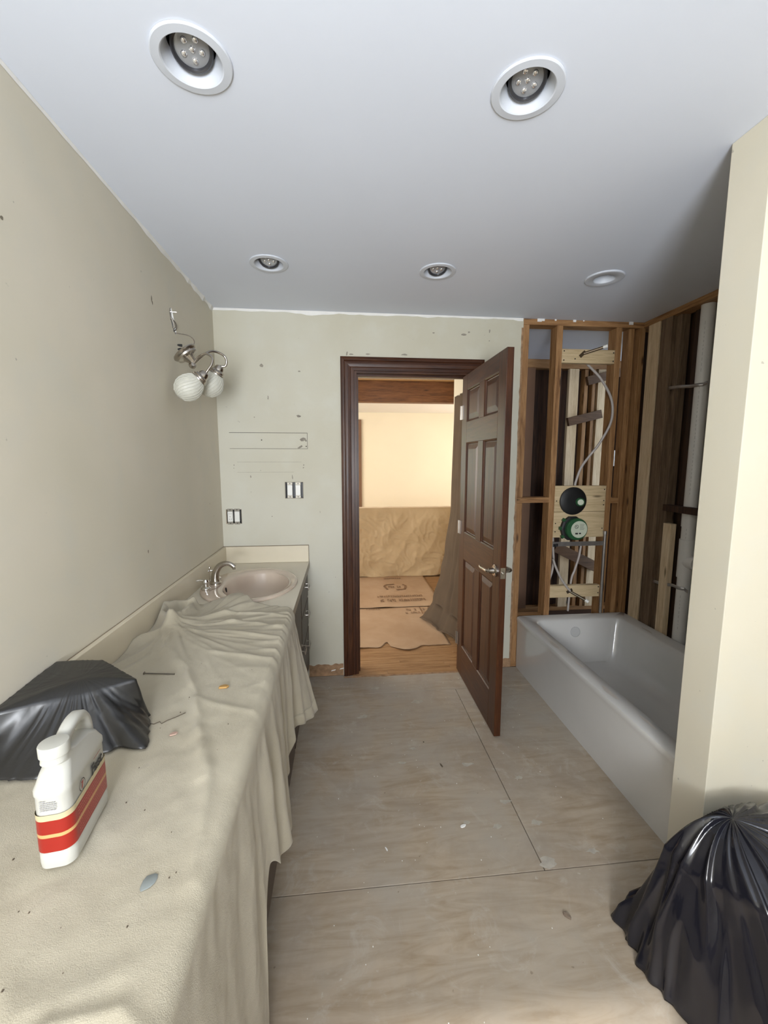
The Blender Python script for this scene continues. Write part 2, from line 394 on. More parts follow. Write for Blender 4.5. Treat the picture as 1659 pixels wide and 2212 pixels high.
for (y, z, s, t) in ((1.137, 2.071, .010, 1), (1.741, 1.139, .008, 1.8), (1.928, 2.178, .010, 2.6), (1.935, 2.165, .007, 2.5), (2.55, 1.25, .005, 1.3), (2.62, 1.17, .004, 1.5)):
    n = 9; mb.add([(L+.0006, y+s*.5*math.cos(2*PI*k/n)*(.7+.5*rng.random()), z+s*.5*t*math.sin(2*PI*k/n)*(.7+.5*rng.random())) for k in range(n)], [tuple(range(n))])
tag(obj('chipped_hole', mb, plain('chipped_hole_shade', (.20, .17, .12), .9), wl), kind='stuff')

# ------------------------------------------------------------ far wall with the door opening and device boxes
SX = 1.206
DX0, DX1, DZ = .092, .856, 2.068
us = [L, -.762, -.667, -.722, -.378, -.264, -.228, DX0, DX1, SX]
us = sorted(set([L, -.762, -.667, -.378, -.264, DX0, DX1, SX])); vs_ = [0, 1.094, 1.185, 1.258, 1.362, 1.582, 1.684, DZ, H]
def rect(a, b, c, d): return [(a, b), ((a+c)/2, b), (c, b), (c, (b+d)/2), (c, d), ((a+c)/2, d), (a, d), (a, (b+d)/2)]
iu = us.index(-.762); ju = us.index(-.378); du = us.index(DX0)
skip = {(iu, 1), (ju, 3)} | {(du, j) for j in range(vs_.index(DZ))}
wf = struct('wall_far', holed(us, vs_, {}, lambda u, v: (u, D, v), skip), wallfar)
mb = MB()                              # back face toward the bedroom and the reveals
mb.box((L, D+.115, 0), (DX0, D+.117, H)); mb.box((DX1, D+.115, 0), (1.06, D+.117, H)); mb.box((DX0, D+.115, DZ), (DX1, D+.117, H))
obj('drywall_back', mb, bedwall, wf)
obj('drywall_edge', box((SX-.013, D+.0005, 0), (SX-.001, D+.012, H)), spack, wf)
# cut line of the patched-in access panel
mb = MB()
mb.box((-.722, D-.0008, 1.681), (-.228, D-.0002, 1.6835)).box((-.722, D-.0008, 1.580), (-.228, D-.0002, 1.5820)).box((-.2295, D-.0008, 1.581), (-.2272, D-.0002, 1.683))
for x, z, s in ((-.52, 1.636, .004), (-.237, 1.632, .004), (-.236, 1.596, .004)): mb.lathe([(s, 0), (s, .0008)], axis_M((x, D-.001, z), (0, 1, 0)), 10)
tag(obj('panel_cut_line', mb, plain('cut_line_shade', (.07, .06, .05), .9), wf), kind='stuff')
mb = MB()
mb.box((-.68, D-.0005, 1.494), (-.27, D-.0002, 1.4955)).box((-.68, D-.0005, 1.428), (-.32, D-.0002, 1.4293))
mb.bar((-.262, D-.0008, 1.60), (-.290, D-.0008, 1.572+.01), .0005, .011, (1, 0, 1)); 
for x, z, a, b in ((-.505, 2.10, .02, .016), (-.27, 2.07, .012, .006), (-.47, 1.905, .005, .018), (-.282, 1.79, .022, .010), (-.56, 1.78, .006, .004), (-.70, 1.475, .005, .006), (-.702, 1.455, .004, .004), (-.255, 1.475, .006, .008), (-.257, 1.458, .005, .006), (-.597, 1.40, .006, .012), (-.33, 1.395, .004, .02), (-.255, 1.64, .024, .018), (-.47, 1.137, .006, .004),
                    (.035, 2.185, .008, .020), (.06, 2.182, .02, .006), (.17, 2.186, .018, .006), (.41, 2.188, .035, .008), (.60, 2.33, .010, .005), (.80, 2.325, .028, .010), (.835, 2.34, .010, .008), (.975, 2.35, .008, .014), (.975, 2.29, .008, .005)):
    n = 8; a *= 1.5; b *= 1.4; mb.add([(x+a*.5*math.cos(2*PI*k/n)*(.6+.7*rng.random()), D-.0006, z+b*.5*math.sin(2*PI*k/n)*(.6+.7*rng.random())) for k in range(n)], [tuple(range(n))])
tag(obj('wall_scuff', mb, plain('scuff_shade', (.27, .245, .20), .9, var=.3, scale=60), wf), kind='stuff')
# torn paper where the baseboard was pulled off
for x0, x1, hh in ((-.25, -.012, .085), (.955, 1.20, .07)):
    mb = MB(); pr = []
    for i in range(40):
        x = x0+(x1-x0)*i/39; t = hh+.020*noise.noise(Vector((x*25, 2, 0))); pr.append([(x, D-.0004, .001), (x, D-.004, .002), (x, D-.004, t*.55), (x, D-.0012, t)])
    mb.rings(pr); obj('torn_paper', mb, torn, wf)
for j in range(3): obj('plaster_flake', MB().add([( -.10+.06*j+a, D-.0055, .035+.01*j+b) for a, b in ((0, 0), (.03, .006), (.035, .014), (.006, .008))], [(0, 1, 2, 3)]), spack, wf)
mb = MB(); pr = []
for i in range(70):
    z = .0+2.38*i/69; q = .010+.010*abs(noise.noise(Vector((z*14, 7, 0)))); pr.append([(SX-q, D-.0008, z), (SX-.001, D-.0015, z), (SX+.001, D+.0005, z), (SX-q, D-.0002, z)])
mb.rings(pr); obj('ragged_drywall_edge', mb, torn, wf)

# ------------------------------------------------------------ stud framing of the tub alcove, far side
W2, T2 = .089, .038                 # 2x4
y0, y1 = D+.0005, D+.089
fr = empty('wall_alcove_framing', (1.6, D+.04, 0), kind='structure')
fr.name = 'wall_alcove'
board(fr, 'top_plate', (SX, y0, 2.402), (R+.10, y1, H-.001), px_)
board(fr, 'bottom_plate', (SX, y0, 0.0005), (R+.10, y1, .038), px_)
board(fr, 'stud', (SX, y0, 1.248), (SX+.042, y1, 2.4015), pz)
board(fr, 'stud', (SX, y0, .0385), (SX+.042, y1, 1.209), pz)
board(fr, 'stud', (1.442, y0, .0385), (1.484, y1, 2.4015), pz)
board(fr, 'stud', (1.866, y0, .0385), (1.905, y1, 2.4015), pz)
board(fr, 'stud', (1.972, y0+.02, .0385), (2.010, y1, 2.4015), pz)
board(fr, 'stud', (2.035, y0, .0385), (R+.015, y1, 2.4015), pz)
board(fr, 'block', (SX+.0005, y0-.002, 1.2095), (1.4415, y1, 1.2475), px_)
board(fr, 'block', (1.9055, y0+.01, 1.20), (1.9715, y1, 1.238), px_)
board(fr, 'block', (1.2485, y0+.03, .30), (1.4415, y1, .38), px_)
board(fr, 'crosspiece', (1.4845, y0+.004, 2.163), (1.8655, y0+.042, 2.254), newx)
board(fr, 'crosspiece', (1.4845, y0+.002, 1.143), (1.8655, y0+.040, 1.327), newx)
board(fr, 'crosspiece', (1.4845, y0+.002, .958), (1.8655, y0+.040, 1.141), newx)
board(fr, 'crosspiece', (1.4845, y0+.004, .512), (1.8655, y0+.042, .600), newx)
mb = MB()
for x, z in ((1.50, 2.24), (1.50, 2.18), (1.855, 2.235), (1.855, 2.18), (1.58, 2.19), (1.50, 1.22), (1.50, 1.06), (1.50, 1.00), (1.853, 1.30), (1.853, 1.22), (1.853, 1.19), (1.853, 1.02), (1.855, .585), (1.855, .54), (1.23, 1.9), (1.225, 1.5), (1.46, 2.39)):
    mb.lathe([(.0045, 0), (.0045, .002)], axis_M((x, y0+.0015, z), (0, 1, 0)), 8)
tag(obj('nail_head', mb, darkv, fr), kind='stuff')
mb = MB()
for x, a in ((1.30, .03), (1.33, .02), (1.42, .012), (1.55, .02), (1.95, .03), (1.62, .008)):
    mb.box((x, y0-.003, 2.436-a*.5), (x+a, y0+.0002, 2.4405))
tag(obj('plaster_crumb', mb, spack, fr), kind='stuff')

# closet behind: its studs, brown backs and bright glimpses
YB = 3.86
bracem = wood('backlit_brown_brace', (.07, .034, .015), (.115, .06, .028), (.15, .085, .042), 'x')  # backlit shade of the braces put into the colour as a darker wood
cl = empty('wall_closet', (1.9, YB, 0), kind='structure')
board(cl, 'top_plate', (1.20, YB, 2.36), (2.70, YB+.089, 2.439), px_)
board(cl, 'bottom_plate', (1.20, YB, .0), (2.70, YB+.089, .038), px_)
board(cl, 'stud', (2.137, YB, .0385), (2.232, YB+.038, 2.3595), newz)
board(cl, 'stud', (2.300, YB+.02, .0385), (2.338, YB+.089, 2.3595), pz)
board(cl, 'stud', (2.368, YB, .0385), (2.400, YB+.06, 2.3595), pz)
board(cl, 'stud', (2.425, YB, .0385), (2.552, YB+.038, 2.3595), newz)
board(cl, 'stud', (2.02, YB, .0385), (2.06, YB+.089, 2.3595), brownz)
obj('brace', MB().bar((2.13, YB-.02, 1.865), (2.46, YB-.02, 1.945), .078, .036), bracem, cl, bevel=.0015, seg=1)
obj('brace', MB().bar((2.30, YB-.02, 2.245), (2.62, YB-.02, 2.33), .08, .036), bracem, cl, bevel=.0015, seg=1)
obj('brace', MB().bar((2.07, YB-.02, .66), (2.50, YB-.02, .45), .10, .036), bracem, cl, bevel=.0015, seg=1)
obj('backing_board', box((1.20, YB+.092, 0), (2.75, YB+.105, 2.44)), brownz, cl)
obj('backing_board', box((1.20, YB-.004, .0385), (1.80, YB-.0005, 2.3595)), brownboard, cl)
obj('side_board', box((1.185, D+.12, 0), (1.20, YB+.09, 2.439)), brownboard, cl)
obj('end_light_block', box((2.75, D+.09, 0), (2.765, 3.28, 2.439)).box((2.75, 3.72, 0), (2.765, YB+.09, 2.439)).box((R+.14, D+.0895, 0), (2.75, D+.10, 2.439)), brownboard, cl)  # unseen end wall added against sky leak, its gap left to brighten the studs
for x, z0, z1, dx in ((2.66, .9, 1.15, .02), (2.66, 2.1, 2.3, .03), (2.60, 1.45, 1.6, .03)):
    obj('white_strip', box((x, YB-.05, z0), (x+dx, YB-.03, z1)), spack, cl)  # white pieces painted in for light showing through holes
struct('floor', box((1.06, D+.09, -.05), (2.75, YB+.1, -.001)), brownz)

# ------------------------------------------------------------ right wall of the alcove: studs and dark sheathing
greyz = wood('grey_brown_pine_z', (.085, .052, .030), (.16, .105, .062), (.22, .15, .095), 'z')
wr = empty('wall_right', (R, 1.9, 0), kind='structure')
XS = R
board(wr, 'top_plate', (XS, 1.26, 2.402), (XS+.089, D-.0005, 2.439), py_)
board(wr, 'bottom_plate', (XS, 1.26, .0005), (XS+.089, D-.0005, .038), py_)
board(wr, 'stud', (XS-.002, 2.640, .0385), (XS+.010, 2.742, 2.4015), newz)
board(wr, 'stud', (XS+.012, 2.70, .0385), (XS+.089, 2.738, 2.4015), greyz)
board(wr, 'stud', (XS+.0, 2.540, .0385), (XS+.089, 2.628, 2.4015), greyz)
board(wr, 'stud', (XS+.03, 2.500, .0385), (XS+.089, 2.538, 2.4015), greyz)
board(wr, 'stud', (XS+.07, 2.405, .0385), (XS+.089, 2.445, 2.4015), brownz)
board(wr, 'stud', (XS+.0, 2.412, .0385), (XS+.038, 2.476, 1.105), newz)
board(wr, 'stud', (XS+.0, 2.08, .0385), (XS+.089, 2.118, 2.4015), pz)
board(wr, 'stud', (XS+.0, 1.67, .0385), (XS+.089, 1.708, 2.4015), pz)
board(wr, 'stud', (XS+.0, 1.27, .0385), (XS+.089, 1.308, 2.4015), pz)
board(wr, 'block', (XS-.012, 2.1185, 1.185), (XS+.034, 2.479, 1.225), brownz)
yy = 1.26; k = 0
while yy < D+.1:
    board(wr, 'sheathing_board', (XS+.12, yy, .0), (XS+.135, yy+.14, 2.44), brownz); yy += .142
for y, z0, z1 in ((2.33, .90, .97), (2.36, .42, .62), (2.25, .6, .8)):
    obj('white_strip', box((XS+.112, y, z0), (XS+.119, y+.05, z1)), spack, wr)

# ------------------------------------------------------------ partition, walls behind the photographer, bath window
struct('wall_partition', box((1.163, 1.126, 0), (R+.14, 1.256, H-.0005)), wallm, bevel=.002, seg=2)
struct('wall_side', box((R+.0005, -1.4, 0), (R+.1, 1.1255, H-.0005)), wallm)
us = [L, -.53, .33, R]; vs_ = [0, .90, 2.10, H]
struct('wall_back', holed(us, vs_, {}, lambda u, v: (u, -1.38, v), {(1, 1)}), wallm)
wn = empty('window_1', (-.10, -1.38, .90), kind='structure')
for a, b in (((-.56, -1.40, .86), (-.53, -1.35, 2.14)), ((.33, -1.40, .86), (.36, -1.35, 2.14)), ((-.53, -1.40, 2.10), (.33, -1.35, 2.14)), ((-.56, -1.40, .86), (.36, -1.33, .90)), ((-.53, -1.39, 1.49), (.33, -1.37, 1.515))):
    obj('window_frame', box(a, b), doorz, wn, bevel=.003)

# ------------------------------------------------------------ door casing, jamb
tr = empty('trim_3', (.45, D, 0), kind='structure')
def casing(path, name, mat):       # profile swept: list of (outer pt, inner pt) cross positions
    mb = MB(); mb.rings(path); return obj(name, mb, mat, tr, smooth=30)
prof = [(0, 0), (0, .016), (.012, .019), (.022, .019), (.026, .014), (.036, .016), (.052, .013), (.062, .012), (.066, .008), (.085, .008), (.087, 0)]   # (from outer edge inward, proud)
XL, XR, ZT = -.008, .942, 2.166
def pr_left(z, mitre): return [(XL+u, D-.0006-t, (z-u) if mitre else z) for u, t in prof]
casing([pr_left(.001, False), pr_left(ZT, True)], 'side_casing', doorz)
casing([[(XR-u, D-.0006-t, .001) for u, t in prof], [(XR-u, D-.0006-t, ZT-u) for u, t in prof]], 'side_casing', doorz)
casing([[(XL+u, D-.0006-t, ZT-u) for u, t in prof], [(XR-u, D-.0006-t, ZT-u) for u, t in prof]], 'head_casing', doorx)
obj('jamb', box((XL+.087, D-.002, .001), (DX0+.004, D+.117, ZT-.087)), doorz, tr)
obj('jamb', box((.842, D+.0005, .001), (.8555, D+.117, ZT-.099)), doorz, tr)
obj('head_jamb', box((DX0+.004, D-.002, ZT-.098), (.8555, D+.117, ZT-.085)), doorx, tr)
obj('door_stop', box((DX0+.004, D+.045, .001), (DX0+.016, D+.085, ZT-.098)), doorz, tr)
obj('door_stop', box((DX0+.016, D+.045, ZT-.110), (.842, D+.085, ZT-.098)), doorx, tr)

# ------------------------------------------------------------ six-panel door, open at a right angle
XD, TD = .800, .036; YF, YH = 2.030, 2.785
dr = empty('door_1', (XD+TD/2, YH, .012), kind='structure')
Z0, Z1 = .014, 2.052
rails = [(Z0, .228), (.848, 1.028), (1.620, 1.752), (1.958, Z1)]
for a, b in ((YF, 2.130), (2.680, YH)): obj('stile', box((XD, a, Z0), (XD+TD, b, Z1)), doorz, dr, bevel=.002)
for a, b in rails: obj('rail', box((XD, 2.1302, a), (XD+TD, 2.6798, b)), doory, dr, bevel=.0015)
for (a, b) in ((.228, .848), (1.028, 1.620), (1.752, 1.958)):
    obj('mullion', box((XD, 2.3485, a+.0002), (XD+TD, 2.4375, b-.0002)), doorz, dr, bevel=.0015)
    for (c, d) in ((2.130, 2.3485), (2.4375, 2.680)):
        mb = MB()
        for s in (0, 1):
            def X(t): return XD+t if s == 0 else XD+TD-t
            rg = []
            for ins, dep in ((.0002, .0005), (.006, .004), (.010, .011), (.014, .012), (.042, .004), (.046, .0035)):
                rg.append([(X(dep), c+ins, a+ins), (X(dep), d-ins, a+ins), (X(dep), d-ins, b-ins), (X(dep), c+ins, b-ins)])
            mb.rings(rg, cap0=False)
        obj('panel', mb, doorz, dr)
for z in (.25, 1.05, 1.82):
    obj('hinge', MB().tube([(XD-.006, YH+.004, z-.045), (XD-.006, YH+.004, z+.045)], .006, 10).box((XD-.004, YH-.03, z-.045), (XD-.0005, YH+.002, z+.045)), nickel2, dr, smooth=True)
ZK, YK = .925, 2.088
for s, nm in ((-1, 0), (1, 1)):
    x0 = XD if s < 0 else XD+TD
    rs = obj('rose', MB().lathe([(.033, 0), (.033, .006), (.028, .011), (.016, .013), (.0135, .030), (.0135, .038)], axis_M((x0, YK, ZK), (s, 0, 0)), 28), nickel, dr, smooth=30)
    pth = [(x0+s*.036, YK-.010, ZK+.001), (x0+s*.046, YK+.0, ZK), (x0+s*.050, YK+.03, ZK-.001), (x0+s*.050, YK+.065, ZK-.004), (x0+s*.049, YK+.095, ZK-.006), (x0+s*.047, YK+.116, ZK-.002)]
    sp = smooth_path(pth, 5); rr = [.0105-.004*(i/len(sp)) for i in range(len(sp))]
    obj('lever', MB().tube(sp, rr, 12), nickel, rs, smooth=True)
obj('latch_plate', box((XD+.005, YF-.0012, ZK-.029), (XD+TD-.005, YF+.0002, ZK+.029)), nickel, dr)
obj('latch_bolt', box((XD+.011, YF-.012, ZK-.007), (XD+.025, YF-.001, ZK+.007)), nickel, dr, bevel=.003)

# ------------------------------------------------------------ recessed lights
def can_light(x, y, tilt, label, lens=True, dz=.024):
    r = empty('recessed_light', (x, y, H), label=label, cat='ceiling light', group='recessed ceiling lights')
    M = Matrix.Translation((x, y, H))
    if lens:
        obj('trim_ring', MB().lathe([(.0905, -.0005), (.0905, -.0035), (.088, -.0055), (.070, -.0065), (.067, -.004), (.066, .0), (.0555, .027), (.0535, .031), (.057, .033), (.0675, .002), (.0675, -.0005)], M, 56, cap=False), trimwhite, r, smooth=35)
        obj('housing', MB().lathe([(.059, .031), (.061, .075), (.055, .13), (.001, .132)], M, 40, cap=False), plain('housing_metal', (.22, .21, .20), .25, .7), r, smooth=True)
        T = M @ Matrix.Translation((0, .002, dz)) @ Matrix.Rotation(tilt[0], 4, 'X') @ Matrix.Rotation(tilt[1], 4, 'Y')
        b = obj('lamp', MB().lathe([(.0475, .0), (.0475, .012), (.043, .030), (.025, .06), (.016, .07)], T, 40, cap=False), baffle, r, smooth=35)
        obj('bezel', MB().lathe([(.0475, .0), (.0475, -.004), (.044, -.006), (.040, -.004), (.0385, .002)], T, 40, cap=False), baffle, b, smooth=35)
        obj('lens', MB().lathe([(.0001, -.0015), (.030, -.001), (.0388, .0015)], T, 40), lensm, b, smooth=True)
        mb = MB()
        for k in range(6):
            a = 2*PI*k/5+.3; q = .022 if k < 5 else 0
            mb.lathe([(.0075, -.0012), (.0068, -.0035), (.0042, -.0055), (.0001, -.0062)], T @ Matrix.Translation((q*math.cos(a), q*math.sin(a), 0)), 14)
        obj('led_optics', mb, dotm, b, smooth=True)
    else:
        obj('trim_ring', MB().lathe([(.094, -.0005), (.094, -.004), (.090, -.007), (.056, -.008), (.052, -.006), (.050, .0), (.047, .028), (.052, .03), (.0545, .0), (.055, -.0005)], M, 56, cap=False), trimwhite, r, smooth=35)
        obj('lens', MB().lathe([(.0001, .030), (.0470, .028)], M, 40), lensm, r, smooth=True)
    return r
can_light(-.340, 1.140, (-.30, -.12), 'recessed ceiling light with tilted six-dot lamp, large one at upper left above the vanity')
can_light(.478, 1.140, (-.30, .12), 'recessed ceiling light with tilted six-dot lamp, large one at upper right near the bath partition')
can_light(-.340, 2.166, (-.42, 0), 'recessed ceiling light near the far wall, leftmost of the far row, above the sink', dz=.017)
can_light(.482, 2.169, (-.42, 0), 'recessed ceiling light in the middle of the far row, in front of the doorway', dz=.017)
can_light(1.356, 2.160, (0, 0), 'recessed ceiling light with wide flat ring and small opening above the bathtub', lens=False)

# ------------------------------------------------------------ vanity
va = empty('vanity_cabinet', (-.5, 1.3, 0), label='dark wood bathroom vanity cabinet with bail drawer pulls under the cream countertop', cat='cabinet')
XV = -.262
obj('body', box((L+.002, -.55, .09), (XV, D-.002, .11)).box((XV-.018, -.55, .1105), (XV, D-.002, .786)).box((L+.002, -.55, .1105), (L+.012, D-.002, .786)).box((L+.0125, -.55, .1105), (XV-.0185, -.532, .786)).box((L+.0125, D-.02, .1105), (XV-.0185, D-.002, .786)), vanw, va)
tag(va.children[0], kind='stuff')
obj('toe_kick', box((L+.01, -.53, .001), (XV-.06, D-.004, .0895)), vanw, va)
def pull(p, y, z):
    pth = [(XV+.018, y-.038, z+.012), (XV+.040, y-.038, z+.012), (XV+.044, y-.038, z-.006), (XV+.044, y+.038, z-.006), (XV+.040, y+.038, z+.012), (XV+.018, y+.038, z+.012)]
    obj('pull', MB().tube(pth, .0028, 8).lathe([(.008, 0), (.006, .004)], axis_M((XV+.0175, y-.038, z+.012), (1, 0, 0)), 12).lathe([(.008, 0), (.006, .004)], axis_M((XV+.0175, y+.038, z+.012), (1, 0, 0)), 12), nickel2, p, smooth=True)
for yc in ((2.33, 2.765), (1.05, 1.45), (.20, .62)):
    for z0, z1, zp in ((.60, .77, .722), (.40, .588, .545), (.11, .388, .345)):
        d = obj('drawer', box((XV+.0005, yc[0], z0), (XV+.0175, yc[1], z1)), vanw, va, bevel=.005); pull(d, (yc[0]+yc[1])/2, zp)
for a, b in ((1.90, 2.31), (1.47, 1.88), (.64, 1.03)):
    d = obj('door', box((XV+.0005, a, .11), (XV+.0175, b, .77)), vanw, va, bevel=.005); pull(d, b-.06, .45)

SCX, SCY = -.508, 2.275
ct = empty('countertop', (-.5, 1.3, .79), label='cream laminate vanity countertop with backsplash along the left and far walls', cat='countertop')
# slab with an oval cutout for the sink
us = [L+.001, -.74, -.275, -.233]; vs_ = [-.58, 1.985, 2.565, D-.001]
oval = [(SCX+.205*math.cos(2*PI*k/48), SCY+.262*math.sin(2*PI*k/48)) for k in range(48)]
mb = holed(us, vs_, {(1, 1): oval}, lambda u, v: (u, v, .829))
mb.add([(-.233, -.58, .829), (-.233, D-.001, .829), (-.233, D-.001, .791), (-.233, -.58, .791)], [(0, 1, 2, 3)])
mb.add([(L+.001, -.58, .788), (-.233, -.58, .788), (-.233, D-.001, .788), (L+.001, D-.001, .788)], [(0, 1, 2, 3)]) if False else None
mb.add([(-.233, -.58, .829), (L+.001, -.58, .829), (L+.001, -.58, .791), (-.233, -.58, .791)], [(0, 1, 2, 3)])
obj('slab', mb, lamtop, ct)
obj('front_edge', box((-.2345, -.58, .7895), (-.2315, D-.001, .8285)), plain('brown_edge_band', (.34, .29, .22), .4), ct)
obj('backsplash', box((L+.0008, -.58, .8295), (L+.020, D-.021, .9405)), lam, ct, bevel=.002)
obj('side_splash', box((L+.0008, D-.0200, .8295), (-.235, D-.0008, .9410)), lam, ct, bevel=.002)
obj('splash_edge', box((-.2348, D-.0205, .8295), (-.2335, D-.0008, .9412)).box((L+.0008, D-.0205, .9412), (-.2335, D-.0008, .9418)).box((L+.0008, -.58, .9407), (L+.0035, D-.02, .9414)), plain('brown_edge_line', (.25, .19, .12), .5), ct)

def ov(cx, cy, a, b, z, n=64): return [(cx+a*math.cos(2*PI*k/n), cy+b*math.sin(2*PI*k/n), z) for k in range(n)]
sk = empty('sink', (SCX, SCY, .829), label='oval beige porcelain drop-in sink in the vanity top', cat='sink')
BX, BY = -.470, 2.275
mb = MB().rings([ov(SCX, SCY, .248, .318, .8293), ov(SCX, SCY, .250, .320, .834), ov(SCX, SCY, .246, .316, .8405), ov(SCX, SCY, .236, .306, .8435),
                 ov((SCX+BX)/2+.012, SCY, .203, .275, .8425), ov(BX+.006, BY, .186, .262, .840), ov(BX, BY, .176, .250, .835), ov(BX, BY, .170, .243, .822), ov(BX, BY, .158, .228, .775), ov(BX, BY, .130, .19, .735), ov(BX, BY, .08, .11, .712), ov(BX, BY, .022, .022, .705)], cap0=False)
obj('basin', mb, sinkm, sk, smooth=60)
obj('drain', MB().lathe([(.021, .0), (.021, .004), (.012, .005), (.0001, .003)], Matrix.Translation((BX, BY, .705)), 20), chrome, sk, smooth=True)
obj('overflow', MB().lathe([(.012, 0), (.012, .002)], axis_M((BX-.166, BY-.02, .806), (1, 0, .1)) @ Matrix.Diagonal((1, 1.5, 1, 1)), 18), darkv, sk)
obj('faucet_recess', MB().lathe([(.0001, .001), (.05, .001), (.055, .002)], Matrix.Translation((-.700, SCY-.02, .8433)) @ Matrix.Diagonal((.8, 2, 1, 1)), 32), sinkm, sk, smooth=True)

fc = empty('faucet', (-.70, 2.25, .845), label='nickel bathroom faucet with arched spout and two side handles on the sink deck', cat='faucet')
zf = .8455
sp = smooth_path([(-.690, 2.265, zf), (-.692, 2.265, zf+.03), (-.686, 2.263, zf+.065), (-.664, 2.26, zf+.098), (-.632, 2.255, zf+.112), (-.604, 2.252, zf+.107), (-.585, 2.25, zf+.092)], 6)
obj('spout', MB().tube(sp, [.0235-.0105*min(1, i/(len(sp)*.7)) for i in range(len(sp))], 16), nickel, fc, smooth=50)
obj('spout_base', MB().lathe([(.030, 0), (.030, .006), (.022, .014)], Matrix.Translation((-.690, 2.265, zf)), 28), nickel, fc, smooth=35)
obj('aerator', MB().lathe([(.008, 0), (.0085, -.010), (.006, -.011)], Matrix.Translation((-.588, 2.25, zf+.090)), 16), chrome, fc, smooth=35)
obj('lift_rod', MB().tube([(-.722, 2.275, zf+.0), (-.722, 2.275, zf+.083)], .0025, 8).lathe([(.003, 0), (.007, .004), (.006, .010), (.001, .013)], Matrix.Translation((-.722, 2.275, zf+.080)), 14), nickel, fc, smooth=True)
for y in (2.17, 2.36):
    hb = obj('handle', MB().lathe([(.0235, 0), (.0235, .006), (.015, .012), (.0135, .028), (.017, .038), (.012, .050), (.0001, .052)], Matrix.Translation((-.712, y, zf)), 24), chrome, fc, smooth=35)
    obj('lever', MB().tube(smooth_path([(-.712, y, zf+.043), (-.735, y+(.0 if y < 2.2 else .006), zf+.047), (-.757, y, zf+.044)], 4), [.007, .0068, .0066, .0062, .006, .006, .006, .0065, .0065], 10), chrome, hb, smooth=True)

# ------------------------------------------------------------ drop cloth over the vanity
ZC = .8335
FAR = [(-.77, 1.80), (-.744, 1.86), (-.66, 1.93), (-.575, 1.985), (-.521, 2.045), (-.46, 1.97), (-.412, 1.91), (-.33, 1.885), (-.258, 1.85), (-.20, 1.80)]
HEM = [(.0, -.185, .03), (.80, -.195, .03), (.90, -.203, .10), (.94, -.20, .40), (1.0, -.203, .45), (1.08, -.190, .37), (1.16, -.172, .34), (1.24, -.190, .29), (1.30, -.192, .27), (1.35, -.218, .37), (1.40, -.200, .385), (1.46, -.216, .40), (1.52, -.206, .43), (1.57, -.222, .425), (1.62, -.200, .415), (1.68, -.178, .395), (1.76, -.140, .375), (1.82, -.118, .375)]
RID = [  # folds: points (x, y), height, width, sharpness side
    ([(-.665, 1.60), (-.64, 1.49), (-.573, 1.40), (-.498, 1.30), (-.42, 1.13), (-.378, 1.03), (-.343, .94), (-.31, .84)], .011, .016),
    ([(-.68, 1.66), (-.52, 1.72), (-.36, 1.68), (-.24, 1.62)], .008, .012),
    ([(-.68, 1.68), (-.52, 1.80), (-.36, 1.79), (-.24, 1.745)], .009, .009),
    ([(-.66, 1.62), (-.50, 1.62), (-.38, 1.58), (-.24, 1.52)], .006, .011),
    ([(-.60, 1.56), (-.48, 1.44), (-.36, 1.40), (-.24, 1.36)], .006, .012),
    ([(-.42, 1.14), (-.34, 1.10), (-.23, 1.06)], .005, .014),
    ([(-.37, 1.0), (-.30, .86), (-.27, .72), (-.25, .62)], .006, .016),
    ([(-.33, .95), (-.285, .83), (-.26, .70)], .004, .010),
    ([(-.42, .22), (-.40, .40), (-.36, .452), (-.28, .462), (-.23, .43)], .006, .010),
    ([(-.46, .62), (-.44, .50), (-.41, .465), (-.30, .50)], .005, .02),
    ([(-.70, .95), (-.52, .80), (-.42, .72)], .003, .02),
    ([(-.76, 1.35), (-.70, 1.45), (-.69, 1.58)], .016, .02),
    ([(-.72, 1.30), (-.66, 1.42), (-.67, 1.56)], .010, .016),
    ([(-.79, 1.49), (-.75, 1.56), (-.69, 1.625)], .030, .026),
    ([(-.685, 1.65), (-.735, 1.70), (-.752, 1.77), (-.730, 1.84), (-.675, 1.875)], .075, .020),
    ([(-.675, 1.66), (-.66, 1.73), (-.655, 1.81), (-.665, 1.87)], .050, .016),
    ([(-.66, 1.66), (-.56, 1.76), (-.47, 1.86), (-.42, 1.90)], .010, .016),
]
def seg_d(px, py, a, b):
    dx, dy = b[0]-a[0], b[1]-a[1]; t = max(0, min(1, ((px-a[0])*dx+(py-a[1])*dy)/(dx*dx+dy*dy)))
    return math.hypot(px-a[0]-t*dx, py-a[1]-t*dy), t
